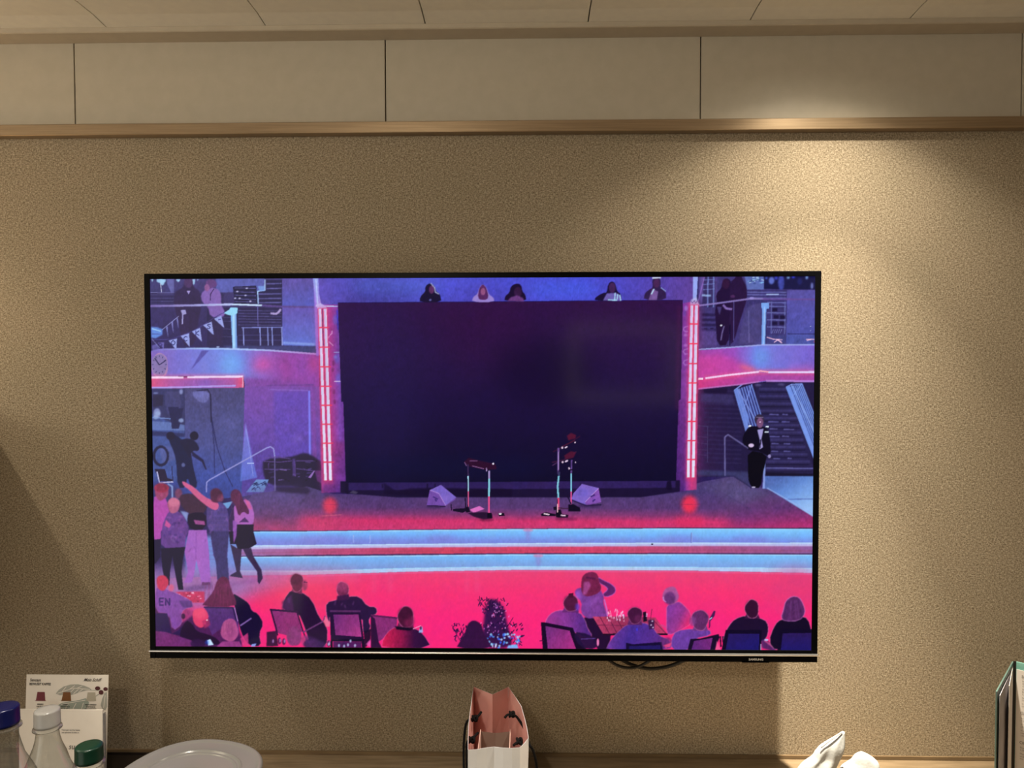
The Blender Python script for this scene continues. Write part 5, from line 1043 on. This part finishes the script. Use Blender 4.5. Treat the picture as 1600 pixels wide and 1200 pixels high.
# ================================================================= bottles
def bottle(px, py, Zd, rc, hc, capmat, label, body_r, label_z, seed):
    y = CAM[1] + Zd; p = aty(px, py, y); top = p[2]; H = top - DZ
    t = thing('water_bottle', label, 'bottle', (p[0], y, DZ), 'plastic water bottles on the desk')
    zt = H - hc; rn = rc * .86
    prof = [(rn * .96, zt + .004), (rn * .96, zt - .0015), (rc * 1.12, zt - .002), (rc * 1.14, zt - .0040), (rn, zt - .0052), (rn * 1.02, zt - .009)]
    for s, k in ((.10, .05), (.22, .14), (.38, .30), (.56, .52), (.72, .72), (.86, .87), (.95, .96), (1., 1.)): prof.append((rn + (body_r - rn) * k, zt - .009 - .078 * s))
    zb = zt - .093
    while zb > .035: prof += [(body_r, zb), (body_r * .965, zb - .004), (body_r, zb - .008)]; zb -= .021
    prof += [(body_r, .02), (body_r * .93, .006), (body_r * .8, .0005)]
    rp = lambda a, z: .045 * math.sin(5 * a + 130 * z + seed) * (1 if zt - .09 < z < zt - .03 else 0) + (.006 * math.sin(11 * a + seed + 60 * z) if z < zt - .03 else 0)
    b_ = obj('bottle_body', lathe(prof, 64, ripple=rp, cap=False), M_PET, t, smooth=True, loc=(p[0], y, DZ))
    n_ = 60
    cp = [(rc * .995, H - hc), (rc * 1.02, H - hc + .001), (rc * 1.02, H - hc + .0035), (rc, H - hc + .004), (rc, H - .0022), (rc * .965, H - .0008), (rc * .90, H), (rc * .5, H), (rc * .02, H)]
    bmc = lathe(cp, 120, ripple=lambda a, z: (.010 * (1 if int(a / (2 * math.pi) * 120 + .5) % 2 else -1) if H - hc + .0042 <= z + .0005 < H - .002 else 0))
    obj('bottle_cap', bmc, capmat, t, loc=(p[0], y, DZ), smooth=True)
    if label_z: obj('bottle_label', lathe([(body_r * 1.012, zt - label_z), (body_r * 1.012, zt - label_z - .09)], 64, cap=False), M_LABEL, t, smooth=True, loc=(p[0], y, DZ))
    return t, zt


bottle(4.5, 1103.5, .880, .0172, .0215, M_BLUECAP, 'clear plastic water bottle with a dark blue cap, in the bottom left corner', .0395, .12, 1)
bottle(73.5, 1108, .960, .0152, .0215, M_CLEARCAP, 'clear plastic water bottle with a milky colourless cap, beside the blue-capped one', .0395, .083, 2.4)
bottle(139, 1164, .850, .0148, .0180, M_GREENCAP, 'clear plastic water bottle with a green cap, in front of the white card', .040, .11, 4)

# ================================================================= frosted tub with lid
cx, cy, r, zl = -.4985, -.362, .1035, .900
tub = thing('plastic_tub', 'round frosted plastic tub with a ringed lid on the desk left of the paper bag', 'tub', (cx, cy, DZ))
obj('tub_body', lathe([(r * .70, .0005), (r * .74, .004), (r * .93, zl - DZ - .010), (r * .95, zl - DZ - .008)], 72, cap=True), M_FROST, tub, smooth=True, loc=(cx, cy, DZ))
hl = zl - DZ
sq = lambda a, z: .022 * math.cos(4 * (a - .5))
obj('tub_lid', lathe([(r * .965, hl - .012), (r, hl - .011), (r * 1.005, hl - .003), (r * .985, hl - .0005), (r * .955, hl), (r * .93, hl - .0018), (r * .90, hl - .0030), (r * .735, hl - .0036), (r * .715, hl - .0036), (r * .705, hl - .0022), (r * .695, hl - .0036), (r * .68, hl - .0052), (r * .655, hl - .0052), (r * .643, hl - .0036), (r * .631, hl - .0052), (r * .61, hl - .0060), (r * .3, hl - .0066), (r * .17, hl - .0062), (r * .155, hl - .0050), (r * .14, hl - .0062), (r * .01, hl - .0062)], 96, ripple=sq, cap=True), M_FROST, tub, smooth=True, loc=(cx, cy, DZ))
# low black rimmed slab behind the tub
a, b = aty(160, 1196, -.10), aty(262, 1182, -.05)
slab = thing('low_black_slab', 'low black slab on the desk between the coffee card and the frosted tub', 'slab', ((aty(105, 1190, -.05)[0] + aty(285, 1190, -.05)[0]) / 2, -.052, DZ))
ax, bx = aty(105, 1190, -.05)[0], aty(285, 1190, -.05)[0]
bm = bmesh.new(); box(bm, ax, bx, -.088, -.012, DZ + .0003, DZ + .004); obj('slab_base', bm, M_SLAB, slab, bevel=.001)
bm = bmesh.new(); box(bm, ax, bx, -.016, -.012, DZ + .004, DZ + .0055); box(bm, ax, ax + .004, -.088, -.016, DZ + .004, DZ + .0055); box(bm, bx - .004, bx, -.088, -.016, DZ + .004, DZ + .0055); box(bm, ax, bx, -.092, -.088, DZ + .0003, DZ + .0055)
obj('slab_rim', bm, M_SLAB, slab)

# ================================================================= paper gift bag
MZ = .900
mouth = [(731, 1171.5), (745, 1171), (760, 1168.3), (772, 1167), (786, 1168.5), (800, 1169.2), (812.5, 1168), (819, 1162), (826, 1153), (824, 1140), (820.5, 1124), (814.5, 1103), (806, 1089.5), (794.5, 1073), (782, 1079), (769.5, 1085), (755, 1079), (740, 1073), (737.5, 1087), (736, 1100), (733.5, 1118), (731.8, 1135), (731, 1155)]
mp = [atz(x, y, MZ) for x, y in mouth]
cb = sum(mp) / len(mp)
bag = thing('gift_bag', 'open white paper gift bag with pink inside and black cord handles, under the television', 'bag', (cb[0], cb[1], DZ))
def bag_shell(off, zb):
    bm = bmesh.new(); rings = []
    ref = Vector((cb[0], cb[1], 0)); N = len(mp)
    for t in (0, .12, .3, .55, .8, 1.):
        ring = []
        for i in range(N):
            p = Vector((mp[i][0], mp[i][1], 0)); q0 = Vector((mp[i - 1][0], mp[i - 1][1], 0)); q1 = Vector((mp[(i + 1) % N][0], mp[(i + 1) % N][1], 0))
            tg = (q1 - q0).normalized(); nn = Vector((tg.y, -tg.x, 0))
            if nn.dot(p - ref) > 0: nn = -nn
            # towards the bottom the bag squares up to a rectangle
            bx_ = max(-.041, min(.041, (p.x - ref.x) * 1.12)); by_ = max(-.100, min(.105, (p.y - ref.y) * 1.05))
            s = t * t * .8; p2 = Vector((p.x * (1 - s) + (ref.x + bx_) * s, p.y * (1 - s) + (ref.y + by_) * s, 0)) + nn * off
            ring.append(bm.verts.new((p2.x, p2.y, MZ + (zb - MZ) * t)))
        rings.append(ring)
    for a_, b_ in zip(rings[:-1], rings[1:]):
        for i in range(N): bm.faces.new((a_[i], a_[(i + 1) % N], b_[(i + 1) % N], b_[i]))
    bm.faces.new(rings[-1]); return bm, rings
bm, ro = bag_shell(0, DZ + .0003)
bi, ri = bag_shell(.0006, DZ + .0012)
# join the white outside to the pink inside at the rim with a thin white lip
lip = []
for rg in ro[0]: lip.append(rg.co.copy())
lin_ = [rg.co.copy() for rg in ri[0]]
vo = ro[0]; vi = [bm.verts.new(c) for c in lin_]
for i in range(len(vo)): bm.faces.new((vo[i], vi[i], vi[(i + 1) % len(vo)], vo[(i + 1) % len(vo)]))
obj('bag_outside', bm, M_PAPER, bag); obj('bag_lining', bi, M_PINK, bag, label='pink inside of the bag')
# smaller bag inside
sx0, sx1 = aty(750.5, 1142, -.137)[0], aty(798, 1142, -.137)[0]; sz = aty(775, 1142, -.137)[2]
sb = thing('small_paper_bag', 'small taupe paper bag standing inside the white gift bag', 'bag', ((sx0 + sx1) / 2, -.18, DZ + .002))
bm = bmesh.new(); xm = (sx0 + sx1) / 2
yf, yb_ = -.232, -.137
def wallq(pts, z_, zb_=DZ + .002):
    vs = [bm.verts.new((x, y, z_)) for x, y in pts]; ws = [bm.verts.new((x, y, zb_)) for x, y in pts]
    for i in range(len(pts) - 1): bm.faces.new((vs[i], vs[i + 1], ws[i + 1], ws[i]))
wallq([(sx0 + .0014, yb_ + .0), (xm, yb_ - .006), (sx1 - .0014, yb_)], sz - .001)
obj('taupe_end_panel', bm, M_TAUPE, sb); bm = bmesh.new()
wallq([(sx0 + .0014, yf), (xm, yf + .004), (sx1 - .0014, yf)], sz - .004)
obj('taupe_end_panel', bm, M_TAUPE, sb)
bm = bmesh.new(); box(bm, sx0 - .0002, sx0 + .0013, yf, yb_ + .001, DZ + .002, sz + .002); box(bm, sx1 - .0013, sx1 + .0002, yf, yb_ + .001, DZ + .002, sz + .002)
obj('pale_side_panel', bm, M_PALEPINK, sb)
bm = BX(sx0, sx1, yf, yb_, DZ + .0018, DZ + .0026); obj('bag_base', bm, M_TAUPE, sb)
# cord handles: knots inside, loops hanging outside
def knot(bm, c, tails, r=.0021):
    c = Vector(c); P_ = [c + Vector((.0042 * math.sin(t * 2), .0032 * math.cos(t * 3), .0036 * math.sin(t * 3 + .6))) for t in [i * 2 * math.pi / 28 for i in range(29)]]
    tube(bm, P_, r, 8)
    for tl in tails: tube(bm, catmull([c] + [Vector(q) for q in tl], 4), r, 8)
bm = bmesh.new()
A = lambda x, y, z: Vector(atz(x, y, z))
k1 = A(742, 1122.5, .880); k2 = A(737, 1156, .880)
knot(bm, k1, [[A(747, 1119, .881), A(752, 1112.5, .884)]]); knot(bm, k2, [[A(741, 1151, .882), A(747, 1145, .884)]])
tube(bm, catmull([k1, A(735, 1124, .880), A(729, 1129, .872), A(726, 1145, .85), A(724.5, 1170, .82), A(725, 1205, .785), A(726, 1215, .775), A(729, 1205, .785), A(729, 1185, .83), A(729.0, 1170, .862), A(730, 1160, .876), k2], 8), .0022, 8)
obj('cord_handle', bm, M_CORD, bag, smooth=True, label='left black cord handle')
bm = bmesh.new(); k3 = A(800, 1116, .880); k4 = A(811.5, 1158, .880)
knot(bm, k3, [[A(793, 1117, .880), A(788.5, 1121.5, .877)], [A(806, 1119, .880), A(810, 1123.5, .877)]]); knot(bm, k4, [[A(806, 1161.5, .880), A(802, 1165, .878)]])
tube(bm, catmull([A(810, 1123.5, .877), A(820, 1140, .874), A(827, 1163, .868), A(832, 1171, .86), A(836.5, 1185, .845), A(839, 1205, .82), A(836, 1230, .79), A(829, 1228, .79), A(823, 1210, .82), A(822, 1190, .85), A(820, 1172, .872), k4], 8), .0022, 8)
obj('cord_handle', bm, M_CORD, bag, smooth=True, label='right black cord handle')

# ================================================================= white folded cloths
def cloth(rows, Zd, label, seed, ridge, crease):
    y = CAM[1] + Zd
    pts = [(aty(l, py, y), aty(rr, py, y)) for py, l, rr in rows]
    t = thing('folded_cloth', label, 'cloth', ((pts[-1][0][0] + pts[-1][1][0]) / 2, y, DZ), 'white cloths on the desk')
    # interpolate finely and shape a soft, folded body
    zs = [p[0][2] for p in pts]; ls = [p[0][0] for p in pts]; rs = [p[1][0] for p in pts]
    zt, zb = zs[0], DZ + .0006; n1 = 46; bm = bmesh.new(); rings = []; NN = 56
    for i in range(n1):
        z = zt + (zb - zt) * (i / (n1 - 1)) ** 1.15
        l = np.interp(-z, [-q for q in zs], ls); rr = np.interp(-z, [-q for q in zs], rs)
        c, hw = (l + rr) / 2, (rr - l) / 2; dp = min(.55 * hw + .002, .024); ring = []
        for k in range(NN):
            a_ = 2 * math.pi * k / NN; f = 1 + ridge(a_, i / n1)
            ring.append(bm.verts.new((c + hw * math.cos(a_), y + dp * math.sin(a_) * f, z)))
        rings.append(ring)
    for a_, b_ in zip(rings[:-1], rings[1:]):
        for k in range(NN): bm.faces.new((a_[k], a_[(k + 1) % NN], b_[(k + 1) % NN], b_[k]))
    bm.faces.new(rings[0][::-1]); bm.faces.new(rings[-1]); bmesh.ops.recalc_face_normals(bm, faces=bm.faces[:])
    obj('cloth_body', bm, M_CLOTH, t, smooth=True)
    for c_ in crease:
        bm = bmesh.new(); tube(bm, catmull([aty(q[0], q[1], y - q[2]) for q in c_[1:]], 6), c_[0], 8); obj('hem', bm, M_HEM, t, smooth=True)
    return t


rg1 = lambda a, t: (.16 * math.cos(3 * a + 6 * t + .8) + .10 * math.cos(7 * a - 9 * t)) * min(1, t * 3)
cloth([(1143.5, 1316, 1319.5), (1147, 1311, 1320), (1152, 1303, 1320), (1158, 1293, 1320), (1166, 1281, 1319.5), (1174, 1274, 1317), (1182, 1269.5, 1313), (1189, 1259, 1309.5), (1195, 1252, 1306.5), (1203, 1246, 1304.5), (1225, 1238, 1302), (1270, 1234, 1304), (1335, 1232, 1308)], 1.19,
      'white cotton cloth pulled up into a sharp leaning point, on the desk at the right', 1, rg1, [(.0012, (1316, 1143.5, .003), (1306, 1150.5, .006), (1294, 1159, .008), (1283, 1168, .008))])
cloth([(1175.5, 1344, 1350), (1178, 1338, 1356), (1182, 1334, 1363), (1186, 1331.5, 1368), (1190, 1329, 1372), (1196, 1321, 1373.5), (1203, 1313, 1374), (1225, 1311, 1376), (1270, 1312, 1378), (1335, 1312, 1380)], 1.19,
      'white cotton cloth with a low rounded top, right of the pointed cloth', 2, lambda a, t: (.2 * math.cos(2 * a + 4 * t) + .1 * math.cos(6 * a - 7 * t)) * min(1, t * 3), [])

# ================================================================= menu folder standing open
fz = .240
S = np.array([.822, -.1365]); DL = np.array([-.103, -.122]); DR = np.array([.118, -.107])
sp = aty(1583, 1032.5, -.1365); S[0] = sp[0]; ztop = sp[2]
fo = thing('menu_folder', 'open teal menu folder with printed white pages standing on the desk at far right', 'folder', (S[0], -.2, DZ))
def leaf(bm, p0, p1, zt0, zt1, th=.0012, zb=DZ + .0005):
    p0, p1 = np.array(p0), np.array(p1); d = (p1 - p0) / np.hypot(*(p1 - p0)); nn = np.array([-d[1], d[0]]) * th / 2
    q = [p0 - nn, p1 - nn, p1 + nn, p0 + nn]; zt = [zt0, zt1, zt1, zt0]
    a_ = [bm.verts.new((x, y, zb)) for x, y in q]; b_ = [bm.verts.new((q[i][0], q[i][1], zt[i])) for i in range(4)]
    bm.faces.new(a_[::-1]); bm.faces.new(b_)
    for i in range(4): bm.faces.new((a_[i], a_[(i + 1) % 4], b_[(i + 1) % 4], b_[i]))
    bmesh.ops.recalc_face_normals(bm, faces=bm.faces[:])
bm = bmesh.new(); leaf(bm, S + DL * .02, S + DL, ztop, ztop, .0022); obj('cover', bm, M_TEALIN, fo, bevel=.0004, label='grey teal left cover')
bm = bmesh.new(); leaf(bm, S + DR * .02 , S + DR * 1.0, ztop, ztop, .0022); obj('cover', bm, M_TEAL, fo, bevel=.0004)
bm = bmesh.new(); leaf(bm, S + np.array([-.0006, -.0016]), S + np.array([.0032, -.0036]), ztop + .0005, ztop + .0005, .0012); obj('spine', bm, M_TEALDARK, fo, label='dark spine of the folder')
nL = np.array([.764, -.645]); nR = np.array([-.672, -.741])
bm = bmesh.new(); leaf(bm, S + DL * .06 + nL * .0012, S + DL * .955 + nL * .0035, ztop - .008, ztop - .008, .0008); obj('page', bm, M_GREYPAGE, fo, label='lilac grey page inside the left cover')
bm = bmesh.new(); leaf(bm, S + DL * .06 + nL * .001, S + DL * .60 + nL * .008, ztop - .006, ztop - .010, .0006); obj('page', bm, M_PAGE, fo, label='loose cream page inside the left cover')
bm = bmesh.new(); leaf(bm, S + DR * .035 + nR * .0020, S + DR * .97 + nR * .0020, ztop - .0125, ztop - .0125, .0008); obj('page', bm, M_PAGE, fo, label='printed white page on the right cover')
og = S + DR * .035 + nR * .0029; ur = DR / np.hypot(*DR)
def pt(s, u, dz, size, b_=0.): text('menu_print', s, size, (og[0] + ur[0] * u, og[1] + ur[1] * u, ztop - .0125 - dz), (ur[0], ur[1], 0), (0, 0, 1), M_TXT, fo, 0, 'LEFT', b_)
pt('SUSHI', .0075, .0125, .0068, .00012); d = .0195
for grp in (('Maki Lachs', 'Avocado', '4,90'), ('Maki Thun', 'Ei und Reis', '5,20'), ('Gunkan', '5,90'), ('California', '6,50')):
    for s in grp: pt(s, .0085, d, .0040 if s[0] not in '456' else .003); d += .0040
    d += .0022
pt('GRATIN', .0065, d + .007, .0068, .00012); d += .0145
for grp in (('in Marinade', '5,20'), ('in Sesam', '5,90'), ('in Knusper', 'mit Sauce', '7,90')):
    for s in grp: pt(s, .0075, d, .0040 if s[0] not in '4567' else .003); d += .0042
    d += .0024
pt('OBST', .006, d + .007, .0068, .00012); d += .0145
for grp in (('Beeren', '3,50'), ('Mango', 'und Eis', '4,50')):
    for s in grp: pt(s, .007, d, .0040 if s[0] not in '4567' else .003); d += .0042
    d += .0024

# ================================================================= behind the camera and beside the frame
# unseen box added left of the frame to shade the lower left fabric
wc = thing('shade_box', 'unseen wooden box added left of the picture to cast the diagonal shadow', 'blocker', (-1.40, -.13, .95))
obj('shade_box_body', BX(-1.75, -1.062, -.42, -.0005, .95, 1.415), M_OAK, wc, bevel=.002)
obj('shade_box_door', BX(-1.745, -1.40, -.438, -.4205, .955, 1.41), M_OAK, wc, bevel=.001); obj('shade_box_door', BX(-1.395, -1.067, -.438, -.4205, .955, 1.41), M_OAK, wc, bevel=.001)
# framed picture on the back wall, glow added so the screen mirrors it
pf = thing('picture_frame', 'dark picture on the back wall in a wooden frame with added glow, mirrored in the screen', 'picture', (.56, YB, 1.30))
fx0, fx1, fz0, fz1 = .25, .88, 1.27, 1.71
bm = bmesh.new()
for q in ((fx0, fx1, fz1 - .04, fz1), (fx0, fx1, fz0, fz0 + .04), (fx0, fx0 + .04, fz0 + .04, fz1 - .04), (fx1 - .04, fx1, fz0 + .04, fz1 - .04)): box(bm, q[0], q[1], YB + .0005, YB + .03, q[2], q[3])
obj('frame', bm, mat('frame_added_glow', (.7, .6, .45, 1), .5, Emission_Color=(1., .8, .5, 1), Emission_Strength=1.2), pf); obj('canvas', BX(fx0 + .04, fx1 - .04, YB + .0005, YB + .012, fz0 + .04, fz1 - .04), M_TAUPE, pf)
